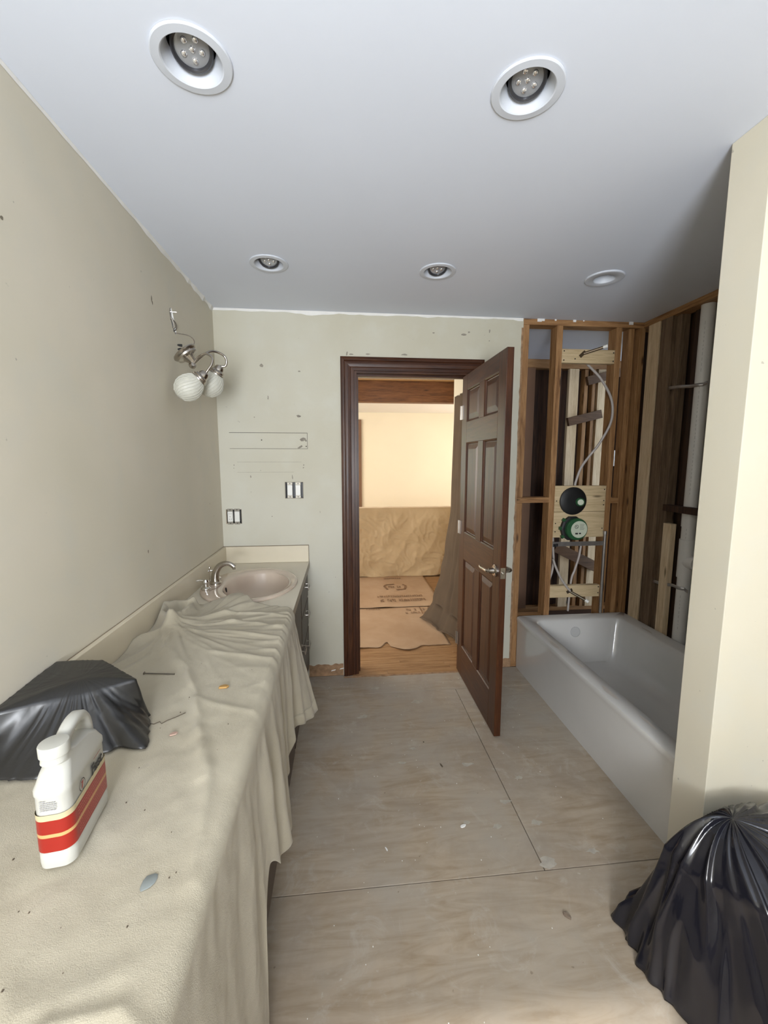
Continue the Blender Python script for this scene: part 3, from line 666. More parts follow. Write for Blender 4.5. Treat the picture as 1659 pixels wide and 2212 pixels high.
def cloth_h(x, y):
    h = 0
    for pts, A, wd in RID:
        best = 9; tt = 0
        for i in range(len(pts)-1):
            d, t = seg_d(x, y, pts[i], pts[i+1])
            if d < best: best = d; tt = (i+t)/(len(pts)-1)
        if best < wd*3.5: h += A*math.exp(-(best/wd)**1.5)*(1-.45*abs(2*tt-1))
    # step where the bunched half lies over the flat half
    q = lerp_tab([(.5, -.25), (.84, -.31), (.94, -.343), (1.03, -.378), (1.13, -.42), (1.30, -.498), (1.40, -.573), (1.49, -.64), (1.60, -.70), (1.8, -.8)], y)[0]
    if y > .8: h += .0075*(1/(1+math.exp(-(x-q)/.002)))*min(1, (y-.8)*4)
    g_ = math.exp(-(((x+.675)/.07)**2+((y-1.66)/.08)**2)); h += .020*g_
    far_ = max(0, min(1, (y-1.15)/.5))
    th = math.atan2(y-1.655, x+.675); rd = math.hypot(x+.675, y-1.655)
    if x > -.70: h += far_*.008*max(0, 1-abs(noise.noise(Vector((th*3.1, 7, rd*2.2))))*5)*math.exp(-((rd-.16)/.22)**2)+far_*.003*max(0, 1-abs(noise.noise(Vector((th*6.3, 2, rd*2))))*4)*min(1, rd*6)
    ed = max(0, (x+.40)/.16); h += .0045*max(0, min(1, (y-1.05)*4))*min(1, ed)*max(0, 1-abs(noise.noise(Vector((x*4, y*14, 2))))*4)
    h += .0030*abs(noise.noise(Vector((x*9, y*6, 0)))) + .0012*noise.noise(Vector((x*30, y*26, 4)))+.001
    return h
def cloth_pt(t, s):
    if s < .56:                                  # on top
        x = -.768+(s/.56)*(.768-.245)
        yf = lerp_tab(FAR, x)[0]; y = .02+(yf-.02)*t
        h = cloth_h(x, y); bulge = .030*math.exp(-(((x+.50)/.09)**2+((y-1.97)/.10)**2))*1.0
        z = ZC+h+bulge
        over = (((x-BX)/.17)**2+((y-BY)/.24)**2)
        if over < 1.15: z = max(z, ZC+.014+.006*(1.15-over))
        elif (((x-SCX)/.255)**2+((y-SCY)/.325)**2) < 1: z = max(z, ZC+.0125+h*.7)
        return (x, y, z)
    yf = 1.80; y = .02+(yf-.02)*t
    xe = -.245; u = (s-.56)/.44
    hx, hz = lerp_tab(HEM, y)
    yf2 = lerp_tab(FAR, -.245)[0]; ytop = .02+(yf2-.02)*t
    if u < .16:                                   # rounding the edge
        a = u/.16*PI/2; rr = .026
        hh = cloth_h(-.245, ytop)*(1-u/.16)**1
        return (xe+rr*math.sin(a)+.0, ytop+(y-ytop)*u/.16, ZC+hh-rr*(1-math.cos(a)))
    v = (u-.16)/.84; zt = ZC-.026; z = zt+(hz-zt)*v; drop = (zt-z)
    x = -.219+(hx+.219)*v**1.1
    amp = .016*min(1, drop/.16)
    fold = math.sin(y*31+1.5*math.sin(y*7))*.5+.5*math.sin(y*53+2)*.6
    if y < .92: fold = .25*math.sin(y*24)+.15*math.sin(y*47)
    x += amp*fold*(.45 if y < .92 else .8)+.005*noise.noise(Vector((y*11, z*3, 5)))*min(1, drop*8)+.002*noise.noise(Vector((y*30, z*22, 5)))
    x += .8*(cloth_h(-.245, ytop)-.010)*math.exp(-drop/.10)*min(1, v*6)
    return (max(x, -.228), y+.012*noise.noise(Vector((y*6, z*5, 1)))*v, z)
mb = MB().grid(330, 190, cloth_pt)
dc = obj('drop_cloth', mb, clothm, smooth=180, solid=.0016, loc=(-.5, .9, .83))
tag(dc, label='cream canvas drop cloth draped over the vanity top and hanging down its front', cat='drop cloth')
# the gathered loops standing up beside the backsplash
def ribbon(pts, wds, n=10, curl=.5, roll=(0, 0, 1)):
    P = smooth_path(pts, n); mb = MB(); m = len(P); rows = []
    for i, p in enumerate(P):
        f = i/(m-1); wv = lerp_tab([(k/(len(wds)-1), w_) for k, w_ in enumerate(wds)], f)[0]
        d = (P[min(i+1, m-1)]-P[max(i-1, 0)]).normalized(); a = d.cross(Vector(roll)).normalized(); b = a.cross(d).normalized()
        row = []
        for k in range(13):
            q = (k/12-.5)*2; row.append(p+a*wv*q+b*wv*curl*(1-q*q)+Vector((0, 0, .004*noise.noise(Vector((i*.4, k*.6, 3))))))
        rows.append(row)
    nu = len(rows)
    return MB().add([v for r in rows for v in r], [(i*13+j, (i+1)*13+j, (i+1)*13+j+1, i*13+j+1) for i in range(nu-1) for j in range(12)])
# hem stitching on the hanging corner
obj('hem', MB().grid(60, 4, lambda a, b: (lambda p: (p[0]+.0016, p[1], p[2]))(cloth_pt(.87+.13*a, .955+.045*b))), clothm, dc, smooth=180, solid=.0012)

# ------------------------------------------------------------ things lying on the cloth
def top(x, y): return ZC+cloth_h(x, y)+.0012
zz = top(-.58, 1.30)+.004
obj_ = obj('nail', MB().tube([(-.630, 1.309, zz), (-.534, 1.294, zz)], .0022, 8).lathe([(.0048, 0), (.0048, .0018)], axis_M((-.631, 1.3092, zz), (-1, .15, 0)), 12), nickel2, loc=(-.58, 1.30, zz), smooth=True)
tag(obj_, label='long steel nail lying across the drop cloth near its centre fold', cat='nail')
def flake(x, y, a, b, th, m, name, label, cat, rot=0):
    z = max(top(x+dx, y+dy) for dx in (-a/2, 0, a/2) for dy in (-b/2, 0, b/2)); n = 12; r1 = random.Random(int(x*1e4)+7)
    ring = [(a*.5*math.cos(2*PI*k/n)*(.8+.3*r1.random()), b*.5*math.sin(2*PI*k/n)*(.8+.3*r1.random())) for k in range(n)]
    c, s = math.cos(rot), math.sin(rot)
    rg = [[(x+(p*c-q*s)*f, y+(p*s+q*c)*f, z+h) for p, q in ring] for f, h in ((.9, 0), (1, th*.4), (.85, th))]
    return tag(obj(name, MB().rings(rg), m, loc=(x, y, z), smooth=30), label=label, cat=cat)
flake(-.318, .623, .022, .030, .0015, greyc, 'grey_chip', 'small grey oval chip lying on the cloth in front of the jug', 'chip', -.3)
flake(-.355, 1.19, .030, .016, .006, ochre, 'ochre_crumb', 'ochre-brown crumb on the drop cloth near the counter edge', 'debris', .2)
flake(-.423, .996, .022, .012, .003, plain('pink_chip', (.40, .27, .21), .8), 'drywall_flake', 'small pinkish flake on the cloth to the right of the black bag', 'debris', .5)
thr = [(-.515, 1.03), (-.500, 1.045), (-.488, 1.042), (-.478, 1.052), (-.470, 1.043), (-.462, 1.055), (-.445, 1.066), (-.425, 1.082)]
tag(obj('loose_thread', MB().tube([(x, y, top(x, y)+.001) for x, y in thr], .0009, 5), chipd, smooth=True, loc=(-.47, 1.05, ZC)), label='thin dark loose thread wriggling over the drop cloth right of the black bag', cat='thread')
mb = MB(); r2 = random.Random(8)
for _ in range(34):
    x, y = r2.uniform(-.6, -.28), r2.uniform(.42, 1.45); s = r2.uniform(.0003, .0011); z = top(x, y)
    mb.box((x-s, y-s*1.5, z-.0005), (x+s, y+s*1.5, z+s*.8))
crumbs = obj('crumbs', mb, chipd, loc=(-.45, 1, ZC)); tag(crumbs, label='tiny dark crumbs scattered over the canvas drop cloth', cat='debris', kind='stuff')

# ------------------------------------------------------------ jug
jg = empty('jug', (-.4855, .728, .8405), label='white plastic jug with red label band standing on the drop cloth', cat='jug')
jg.rotation_euler = (0, 0, math.radians(7.5)); jg['wl'] = (0, 0, 0)
def rrect(hw, hl, r, z, cy=0, n=8):
    pts = []
    for cx, cyy, a0 in ((hw-r, hl-r, 0), (-hw+r, hl-r, PI/2), (-hw+r, -hl+r, PI), (hw-r, -hl+r, 3*PI/2)):
        for k in range(n): a = a0+PI/2*k/(n-1); pts.append((cx+r*math.cos(a), cy+cyy+r*math.sin(a), z))
    return pts
HW, HL = .0275, .074
rg = [rrect(HW-.006, HL-.006, .014, 0), rrect(HW-.001, HL-.001, .017, .004), rrect(HW, HL, .018, .012), rrect(HW, HL, .018, .028), rrect(HW-.001, HL-.001, .018, .030), rrect(HW-.001, HL-.001, .018, .128), rrect(HW, HL, .018, .131), rrect(HW, HL, .018, .139),
      rrect(HW-.002, HL-.004, .017, .145), rrect(HW-.0045, HL-.012, .017, .158), rrect(HW-.008, HL-.026, .018, .170, -.004), rrect(HW-.008, .030, .018, .177, -.034), rrect(.0190, .0190, .0185, .184, -.044), rrect(.0180, .0180, .0175, .190, -.044)]
obj('body', MB().rings(rg), jugm, jg, smooth=40)
hp = smooth_path([(0, -.030, .180), (0, -.012, .196), (0, .012, .204), (0, .034, .203), (0, .048, .192), (0, .055, .172), (0, .056, .150)], 5)
mb = MB(); rgs = []
for i, p in enumerate(hp):
    d = (hp[min(i+1, len(hp)-1)]-hp[max(i-1, 0)]).normalized(); up_ = Vector((1, 0, 0)).cross(d)
    rgs.append([p+Vector((1, 0, 0))*a*(.0105+.003*(i/len(hp)))+up_*b*.009 for a, b in ((-1, -.5), (-.6, -1), (.6, -1), (1, -.5), (1, .5), (.6, 1), (-.6, 1), (-1, .5))])
obj('handle', mb.rings(rgs), jugm, jg, smooth=60)
cpm = plain('white_cap', (.46, .45, .40), .42, var=.01)
mb = MB(); n = 72
rings_ = []
for r_, z in ((.0205, .187), (.0215, .188), (.0215, .2045), (.0207, .2065), (.019, .207)):
    rings_.append([((r_+(.0004 if (k % 2 and .189 < z+.001 < .206) else 0))*math.cos(2*PI*k/n), -.044+(r_+(.0004 if (k % 2 and .189 < z+.001 < .206) else 0))*math.sin(2*PI*k/n), z) for k in range(n)])
obj('cap', mb.rings(rings_), cpm, jg, smooth=35)
def band(z0, z1, m, name='label_band', off=.0006):
    o = obj(name, MB().rings([rrect(HW+off, HL+off, .0185, z0), rrect(HW+off, HL+off, .0185, z1)], cap0=False, cap1=False), m, jg, smooth=True); return o
band(.034, .060, redp); band(.060, .066, tanp); band(.066, .090, redp); band(.090, .100, creamp)
def put(o, loc, rot):
    o.parent = jg; o.location = loc; o.rotation_euler = rot
t = text_mesh('Fast', .027, inkb, bold=.0007); put(t, (HW+.0012, .026, .1090), (PI/2, 0, PI/2))
t = text_mesh('________', .007, redp, 'label_line'); put(t, (HW+.0012, .030, .1280), (PI/2, 0, PI/2))
mb = MB()
for k in range(24):
    a, b = 2*PI*k/24, 2*PI*(k+1)/24
    if 16 <= k <= 17: continue
    mb.add([(HW+.0011, -.030+r_*math.cos(t_), .113+r_*math.sin(t_)) for r_, t_ in ((.0105, a), (.0105, b), (.0090, b), (.0090, a))], [(0, 1, 2, 3)])
obj('ring_emblem', mb, inkb, jg, local=True)
obj('emblem_stroke', MB().add([(HW+.0011, y, z) for y, z in ((-.033, .106), (-.029, .106), (-.025, .119), (-.033, .119), (-.033, .116), (-.030, .116))], [(0, 1, 2, 3, 4, 5)]), redp, jg, local=True)
mb = MB(); r3 = random.Random(2)
for k in range(6):                # fine print, too small to read in the photograph
    z = .1245-.0032*k; x = -.013
    while x < (.010 if k else -.006):
        w_ = r3.uniform(.0012, .004); mb.add([(x, -HL-.0011, z), (x+w_, -HL-.0011, z), (x+w_, -HL-.0011, z+.0012), (x, -HL-.0011, z+.0012)], [(0, 1, 2, 3)]); x += w_+.0008
tag(obj('fine_print', mb, plain('grey_ink', (.22, .22, .24), .6), jg, local=True), kind='stuff')
mb = MB()
for k in range(9):
    z = .0845-.0055*k; y = -.050
    while y < .05:
        w_ = r3.uniform(.002, .006); mb.add([(HW+.0011, y, z), (HW+.0011, y+w_, z), (HW+.0011, y+w_, z+.0010), (HW+.0011, y, z+.0010)], [(0, 1, 2, 3)]); y += w_+.0015
tag(obj('fine_print', mb, plain('pale_red_ink', (.60, .20, .15), .6), jg, local=True), kind='stuff')
for o in jg.children: pass

# ------------------------------------------------------------ draped black plastic
def drape(cx, cy, ztop, tabs, K=34, n=200, seed=1, foldA=.02, freq=3.0, concave=.55, crease=.010, topn=12, tc=.15):
    """tabs(theta) -> (r_top, z_edge, r_bot, z_bot)"""
    rgs = []
    for i in range(K+1):
        f = i/K; row = []
        for k in range(n):
            th = 2*PI*k/n; rt, ze, rb, zb = tabs(th)
            if i <= topn:
                q = i/topn; r = rt*q; z = ztop+(ze-ztop)*q**2; fo = 0
            else:
                q = (i-topn)/(K-topn); r = rt+(rb-rt)*(q**(1/concave) if concave < 1 else q); z = ze+(zb-ze)*(q**.9); fo = q
            c, s = math.cos(th), math.sin(th)
            a = noise.noise(Vector((c*freq, s*freq, seed)))+.6*noise.noise(Vector((c*freq*2.3, s*freq*2.3, seed+5)))
            ridge = (1-abs(a)*2.6)
            b = noise.noise(Vector((c*r*5+seed, s*r*5, z*3)))
            tw = th+z*1.3+.35*b
            cr = max(-.4, 1-abs(noise.noise(Vector((math.cos(tw)*freq*2.2+seed, math.sin(tw)*freq*2.2, z*1.6+3))))*5)
            kk = tc*min(1, i/6)+(1-tc)*max(0, min(1, (i-topn+1)/4))
            r2 = r+foldA*ridge*fo*(1 if fo < .98 else .9)+crease*.6*b*kk+crease*.35*cr*kk
            z2 = z+(crease*.5*b+crease*.45*cr)*(1-fo)*kk
            row.append((cx+r2*c, cy+r2*s, max(z2, zb)))
        rgs.append(row)
    return MB().rings(rgs, cap0=True, cap1=False)
def poly_r(cx, cy, pts, sm=.08):
    P = [(x-cx, y-cy) for x, y in pts]
    def f(th):
        d = (math.cos(th), math.sin(th)); best = 1e9
        for i in range(len(P)):
            a, b = P[i], P[(i+1) % len(P)]; ex, ey = b[0]-a[0], b[1]-a[1]; den = d[0]*ey-d[1]*ex
            if abs(den) < 1e-9: continue
            t = (a[0]*ey-a[1]*ex)/den; u = (a[0]*d[1]-a[1]*d[0])/den
            if t > 0 and -1e-6 <= u <= 1+1e-6: best = min(best, t)
        return best
    def g_(th): return (f(th-sm)+2*f(th)+f(th+sm)+f(th-sm*.4)+f(th+sm*.4))/6
    return g_
# the one on the counter
tp = poly_r(-.665, 1.06, [(-.7865, .930), (-.782, 1.160), (-.665, 1.160), (-.532, 1.068), (-.70, .985)], .03)
bp = poly_r(-.665, 1.06, [(-.787, .885), (-.785, 1.175), (-.65, 1.175), (-.515, 1.075), (-.455, .935), (-.53, .955), (-.585, .905), (-.66, .868)], .03)
bg = obj('black_bag', drape(-.665, 1.06, .962, lambda th: (tp(th), .952+.010*math.cos(th-2.2), bp(th), .8425), seed=3, foldA=.007, freq=3.2, concave=.9, crease=.004), bagm2, smooth=180, solid=.0006, loc=(-.665, 1.03, .84))
tag(bg, label='black plastic bag lying flat in a heap on the counter behind the white jug', cat='plastic bag')
# the big one on the floor
tp2 = poly_r(1.115, .985, [(1.02, .84), (.970, .98), (.970, 1.065), (1.08, 1.08), (1.20, 1.085), (1.40, 1.08), (1.46, .85), (1.25, .66), (1.12, .70)])
bp2 = poly_r(1.115, .985, [(.925, .856), (.886, 1.0), (.884, 1.164), (.955, 1.10), (1.10, 1.105), (1.45, 1.112), (1.62, .95), (1.62, .55), (1.30, .35), (1.0, .52)])
def t2(th):
    ze = .385-.055*math.cos(th-PI*.85); return (tp2(th), ze, bp2(th), .004)
b2 = obj('floor_bag', drape(1.115, .985, .475, t2, K=60, n=320, seed=11, foldA=.028, freq=1.5, concave=.85, crease=.030, topn=20, tc=.55), bagm, smooth=180, solid=.0006, loc=(1.20, .93, 0))
tag(b2, label='large glossy black plastic bag slumped on the floor against the partition end', cat='plastic bag')
# ------------------------------------------------------------ bathtub
tb = empty('bathtub', (1.65, 2.03, 0), label='grey-white enamel alcove bathtub with flat apron below the bare studs', cat='bathtub')
TX0, TX1, TY0, TY1, TZ = 1.236, R-.003, 1.262, D-.004, .389
def rr4(x0, x1, y0_, y1_, r, z, n=10):
    pts = []
    for cx, cy, a0 in ((x1-r, y1_-r, 0), (x0+r, y1_-r, PI/2), (x0+r, y0_+r, PI), (x1-r, y0_+r, 3*PI/2)):
        for k in range(n): a = a0+PI/2*k/(n-1); pts.append((cx+r*math.cos(a), cy+r*math.sin(a), z))
    return pts
mb = MB()
ins = lambda d, r, z: rr4(TX0+d, TX1-d*.3, TY0+d*.3, TY1-d*.3, r, z)
rg = [rr4(TX0+.012, TX1, TY0, TY1, .004, .0), rr4(TX0+.010, TX1, TY0, TY1, .004, .05), rr4(TX0+.008, TX1, TY0, TY1, .006, .33), rr4(TX0+.004, TX1, TY0, TY1, .008, .355), rr4(TX0, TX1, TY0, TY1, .010, .372), rr4(TX0+.003, TX1-.001, TY0+.001, TY1-.001, .012, .384), rr4(TX0+.014, TX1-.004, TY0+.004, TY1-.004, .016, TZ),
      rr4(TX0+.085, TX1-.085, TY0+.10, TY1-.085, .06, TZ-.002), rr4(TX0+.095, TX1-.095, TY0+.115, TY1-.095, .06, TZ-.012), rr4(TX0+.102, TX1-.102, TY0+.135, TY1-.105, .06, TZ-.05),
      rr4(TX0+.125, TX1-.125, TY0+.21, TY1-.13, .07, .16), rr4(TX0+.15, TX1-.15, TY0+.26, TY1-.15, .08, .09), rr4(TX0+.20, TX1-.20, TY0+.32, TY1-.20, .08, .07)]
obj('shell', mb.rings(rg, cap0=False), enamel, tb, smooth=50)
obj('overflow_plate', MB().lathe([(.036, 0), (.036, .003), (.034, .0045), (.0325, .0015), (.0001, .0015)], axis_M((1.625, D-.116, .300), (0, -1, .15)), 32), plain('overflow_enamel', (.50, .50, .49), .25), tb, smooth=30)
mb = MB(); r5 = random.Random(5)
for (x, y, a, b) in ((1.27, 2.30, .030, .12), (1.285, 2.05, .02, .08), (1.275, 1.78, .03, .14), (1.99, 2.45, .02, .10), (1.29, 1.55, .02, .10)):
    n = 12; mb.add([(x+a*.5*math.cos(2*PI*k/n)*(.7+.5*r5.random()), y+b*.5*math.sin(2*PI*k/n)*(.7+.5*r5.random()), TZ+.0006) for k in range(n)], [tuple(range(n))])
tag(obj('dust_smear', mb, plain('dust_smear', (.50, .46, .41), .7, var=.08, scale=30), tb), kind='stuff')

# ------------------------------------------------------------ shower rough-in
V = empty('shower_valve', (1.618, y0, 1.22), label='upper shower rough-in valve with round black rubber cover on the board', cat='valve')
obj('rubber_cover', MB().lathe([(.098, .0), (.098, .010), (.090, .016), (.045, .020), (.0001, .020)], axis_M((1.618, y0, 1.22), (0, -1, 0)), 36), blackrub, V, smooth=35)
obj('valve_stub', MB().lathe([(.030, .018), (.030, .042), (.026, .046), (.024, .05), (.0001, .050)], axis_M((1.662, y0, 1.215), (-.25, -1, 0)), 26), green, V, smooth=35)
obj('stub_face', MB().lathe([(.020, .0505), (.0001, .0515)], axis_M((1.662, y0, 1.215), (-.25, -1, 0)), 26), lgreen, V)
V = empty('tub_valve', (1.633, y0, 1.023), label='lower rough-in valve with green plaster guard and pale round sticker', cat='valve')
obj('black_collar', MB().lathe([(.090, 0), (.088, .020), (.075, .024)], axis_M((1.62, y0, 1.025), (0, -1, 0)), 10), blackrub, V)
obj('plaster_guard', MB().lathe([(.080, .004), (.078, .045), (.074, .050), (.0001, .051)], axis_M((1.637, y0, 1.023), (0, -1, 0)), 32), green, V, smooth=35)
mb = MB()
for a in (2.5, 3.1, 3.7): mb.bar((1.637+.07*math.cos(a), y0-.012, 1.023+.07*math.sin(a)), (1.637+.115*math.cos(a), y0-.012, 1.023+.115*math.sin(a)), .022, .018)
obj('guard_tab', mb, green, V)
st = obj('sticker', MB().lathe([(.060, .0515), (.0001, .0525)], axis_M((1.648, y0, 1.023), (0, -1, 0)), 32), lgreen, V)
mb = MB(); yk = y0-.0535
for k in range(16):
    a, b = 2*PI*k/16, 2*PI*(k+1)/16
    mb.add([(1.628+r_*math.cos(q), yk, 1.043+r_*math.sin(q)) for r_, q in ((.014, a), (.014, b), (.011, b), (.011, a))], [(0, 1, 2, 3)])
mb.bar((1.621, yk, 1.049), (1.635, yk, 1.037), .003, .0004)
for k in range(5): mb.box((1.652, yk-.0001, 1.058-.009*k), (1.652+.034-.004*(k % 3), yk, 1.060-.009*k))
mb.box((1.620, yk-.0001, .988), (1.640, yk, 1.000)).box((1.648, yk-.0001, .990), (1.662, yk, 1.000))
tag(obj('sticker_print', mb, inkb, st), kind='stuff')

def pipe(name, pts, r, mat, label, cat, fit=(), n=8, group=None):
    P = smooth_path(pts, 8); e = empty(name, pts[0], label=label, cat=cat, group=group)
    obj('tube', MB().tube(P, r, 12), mat, e, smooth=True)
    for nm, a, b, rr_, m in fit: obj(nm, MB().tube([a, b], rr_, 14), m, e, smooth=40)
    return e
ya = y0+.055
pipe('riser_pipe', [(1.660, ya, 1.318), (1.667, ya, 1.36), (1.70, ya, 1.455), (1.76, ya, 1.54), (1.805, ya-.03, 1.62), (1.852, y0-.012, 1.75), (1.862, y0-.016, 1.85), (1.842, y0-.008, 1.95), (1.80, ya, 2.08), (1.70, ya, 2.17), (1.655, ya-.02, 2.215)], .0085, pexm,
     'grey plastic riser pipe curving up between the studs to the shower arm', 'pipe', n=8,
     fit=(('pipe_clip', (1.84, ya, 1.895), (1.90, ya, 1.897), .010, blackp),))
bpy.data.objects.remove(bpy.data.objects['pipe_clip']) if 'pipe_clip' in bpy.data.objects else None
pipe('supply_pipe', [(1.512, ya, .958), (1.516, ya, .93), (1.522, ya, .85), (1.528, ya, .77), (1.520, ya, .69), (1.500, ya, .61), (1.492, ya, .45), (1.492, ya, .39)], .0080, pexm,
     'grey plastic supply pipe going straight down along the left stud', 'pipe')
pipe('spout_pipe', [(1.500, ya-.045, .80), (1.520, ya-.048, .745), (1.56, ya-.055, .66), (1.61, ya-.060, .59), (1.632, ya-.063, .565)], .0080, pexm,
     'grey plastic pipe slanting down to the tub spout stub', 'pipe')
pipe('hanging_pipe', [(1.735, ya, .90), (1.722, ya, .80), (1.695, ya, .70), (1.672, ya, .62), (1.66, ya, .39)], .0080, pexm,
     'grey plastic pipe hanging behind the boards beneath the lower valve', 'pipe')
e = empty('shower_pipe_stub', (1.635, y0, 2.224), label='capped metal shower arm stub poking out of the top crosspiece', cat='pipe')
obj('stub', MB().tube([(1.628, y0+.012, 2.222), (1.735, y0-.062, 2.252)], .0095, 14), plain('dark_bronze', (.16, .12, .08), .35, .7), e, smooth=True)
obj('end_cap', MB().tube([(1.735, y0-.062, 2.252), (1.757, y0-.077, 2.258)], .0115, 14), whitep, e, smooth=True)
obj('flange_ear', MB().bar((1.612, y0-.001, 2.205), (1.648, y0-.001, 2.238), .022, .006), plain('bronze_ear', (.14, .10, .06), .4, .7), e)
e = empty('spout_stub', (1.632, y0, .56), label='capped metal tub spout stub poking out of the lowest crosspiece', cat='pipe')
obj('stub', MB().tube([(1.628, y0+.012, .562), (1.720, y0-.060, .510)], .0095, 14), plain('dark_bronze_b', (.12, .10, .07), .35, .7), e, smooth=True)
obj('end_cap', MB().tube([(1.720, y0-.060, .510), (1.738, y0-.073, .500)], .0115, 14), whitep, e, smooth=True)
obj('flange_ear', MB().bar((1.612, y0-.001, .55), (1.652, y0-.001, .572), .020, .006), plain('bronze_ear_b', (.12, .09, .06), .4, .7), e)
e = empty('support_bracket', (1.50, y0, .91), label='galvanised bracket bar running level beneath the two valves', cat='bracket')
obj('bar', box((1.4845, y0-.004, .895), (1.880, y0+.001, .927)), galv, e, bevel=.001)
obj('clamp', box((1.485, y0-.010, .892), (1.515, y0-.0045, .912)).box((1.505, y0-.014, .896), (1.520, y0-.010, .916)), blackp, e, bevel=.003)
tag(obj('drain_conduit', MB().tube([(1.8695+.0, y0-.012, .985), (1.8715, y0-.012, .395)], .0105, 14).tube([(1.8695, y0-.012, .978), (1.8695, y0-.012, 1.002)], .014, 14), galv, smooth=40, loc=(1.87, y0-.012, .39)),
    label='grey vertical conduit clipped to the stud right of the valves', cat='pipe')

# vent stack on the right wall
XP, YP = R+.058, 2.352-.012
e = empty('drain_stack', (XP, YP, .0), label='white plastic drain stack with a tee fitting standing between the right wall studs', cat='pipe')
obj('pipe', MB().tube([(XP, YP, .005), (XP, YP, 2.40)], .037, 32), pvc, e, smooth=50)
obj('tee_fitting', MB().tube([(XP, YP, .78), (XP, YP, 1.02)], .043, 32).tube([(XP, YP, .88), (XP-.002, YP-.085, .885)], [.040, .038], 28), pvc, e, smooth=40)
obj('coupling', MB().tube([(XP, YP, 1.10), (XP, YP, 1.19)], .041, 32), pvc, e, smooth=40)
mb = MB()
for z0, z1 in ((1.30, 1.95), (.45, .66), (1.03, 1.09), (2.02, 2.3)):
    z = z0
    while z < z1:
        w_ = r3.uniform(.006, .02); 
        a = PI*1.16; q = .0374
        mb.add([(XP+q*math.cos(a), YP+q*math.sin(a), z), (XP+q*math.cos(a+.09), YP+q*math.sin(a+.09), z), (XP+q*math.cos(a+.09), YP+q*math.sin(a+.09), z+w_), (XP+q*math.cos(a), YP+q*math.sin(a), z+w_)], [(0, 1, 2, 3)]); z += w_+.012
tag(obj('pipe_print', mb, plain('faint_pipe_ink', (.50, .48, .45), .6), e), kind='stuff')
def strap(z, label, dz):
    P = [(R+.001, 2.528, z+dz), (R+.004, 2.44, z+dz*.6), (XP-.040, YP+.042, z+.002)]+[(XP-.041*math.cos(a), YP+.041*math.cos(a+PI/2), z) for a in (0.0, .5, 1.0)]+[(XP-.030, YP-.045, z), (R+.01, YP-.09, z)]
    P = smooth_path(P, 4); m = MB(); rows = []
    for p in P: rows.append([p+Vector((0, 0, -.010)), p+Vector((0, 0, .010))])
    m.add([v for r in rows for v in r], [(2*i, 2*i+2, 2*i+3, 2*i+1) for i in range(len(rows)-1)])
    tag(obj('pipe_strap', m, galv, smooth=True, solid=.001, loc=(R, 2.45, z)), label=label, cat='strap')
strap(1.945, 'perforated metal strap holding the white stack high on the right wall', .015)
strap(.715, 'perforated metal strap holding the white stack low, just above the tub', -.012)

# ------------------------------------------------------------ wall sconce hanging by its wire
sc_ = empty('wall_sconce', (-.705, 2.08, 1.98), label='nickel two-globe wall sconce hanging by its wire from the hole in the left wall', cat='wall light')
ax = Vector((.61, .05, -.79)).normalized()
Mb = axis_M((-.722, 2.085, 2.004), ax)
obj('backplate', MB().lathe([(.058, 0), (.060, .006), (.056, .012), (.050, .016), (.049, .024), (.030, .030), (.020, .045), (.012, .062), (.0001, .064)], Mb, 36), nickel, sc_, smooth=30)
hub = Vector((-.690, 2.085, 1.945))
obj('hub', MB().lathe([(.0001, -.016), (.010, -.014), (.016, -.004), (.016, .004), (.010, .013), (.0001, .015)], axis_M(hub, (.5, -.6, .2)), 20), nickel, sc_, smooth=True)
def arm(pts, cap, d, yv):
    obj('arm', MB().tube(smooth_path(pts, 6), .0056, 12), nickel, sc_, smooth=True)
    M_ = axis_M(cap, d)
    obj('socket_cap', MB().lathe([(.006, -.034), (.016, -.030), (.022, -.020), (.024, -.010), (.030, -.006), (.034, .0), (.033, .006), (.037, .010), (.037, .013), (.030, .014)], M_, 36), nickel, sc_, smooth=30)
    gl = obj('glass_shade', MB().lathe([(.029, .010), (.034, .016), (.045, .030), (.054, .050), (.0585, .070), (.056, .090), (.046, .110), (.030, .126), (.013, .134), (.0001, .135)], M_, 48), frost, sc_, smooth=True)
    mb = MB()
    for k in range(26):
        a = 2*PI*k/26; pp = []
        for r_, z in ((.0345, .016), (.0455, .030), (.0545, .050), (.059, .070), (.0565, .090), (.0465, .110), (.0305, .126)):
            pp.append(M_ @ Vector((r_*math.cos(a+z*7), r_*math.sin(a+z*7), z)))
        mb.tube(pp, .0012, 5)
    obj('swirl_rib', mb, frost, gl, smooth=True)
cap1 = Vector((-.640, 2.035, 1.882)); d1 = Vector((-.74, -.12, -.66)).normalized()
arm([hub, (-.662, 2.075, 1.975), (-.632, 2.06, 1.988), (-.612, 2.055, 1.990), (-.590, 2.05, 1.972), (-.592, 2.045, 1.943), (-.607, 2.04, 1.918), cap1-d1*.030], cap1, d1, 2.03)
cap2 = Vector((-.612, 2.205, 1.942)); d2 = Vector((-.50, .06, -.86)).normalized()
arm([hub, (-.664, 2.11, 1.985), (-.632, 2.15, 2.022), (-.606, 2.18, 2.030), (-.577, 2.20, 2.018), (-.567, 2.205, 1.995), (-.574, 2.207, 1.973-.003), cap2-d2*.030], cap2, d2, 2.2)
obj('wire', MB().tube(smooth_path([(L-.055, 2.15, 2.12), (L-.01, 2.165, 2.112), (L+.012, 2.17, 2.109), (-.735, 2.19, 2.105), (-.712, 2.19, 2.085), (-.712, 2.18, 2.058), (-.730, 2.16, 2.040), (-.742, 2.135, 2.030), (-.725, 2.10, 2.02)], 6), .0022, 8), plain('wire_sheath', (.16, .13, .10), .5), sc_, smooth=True)
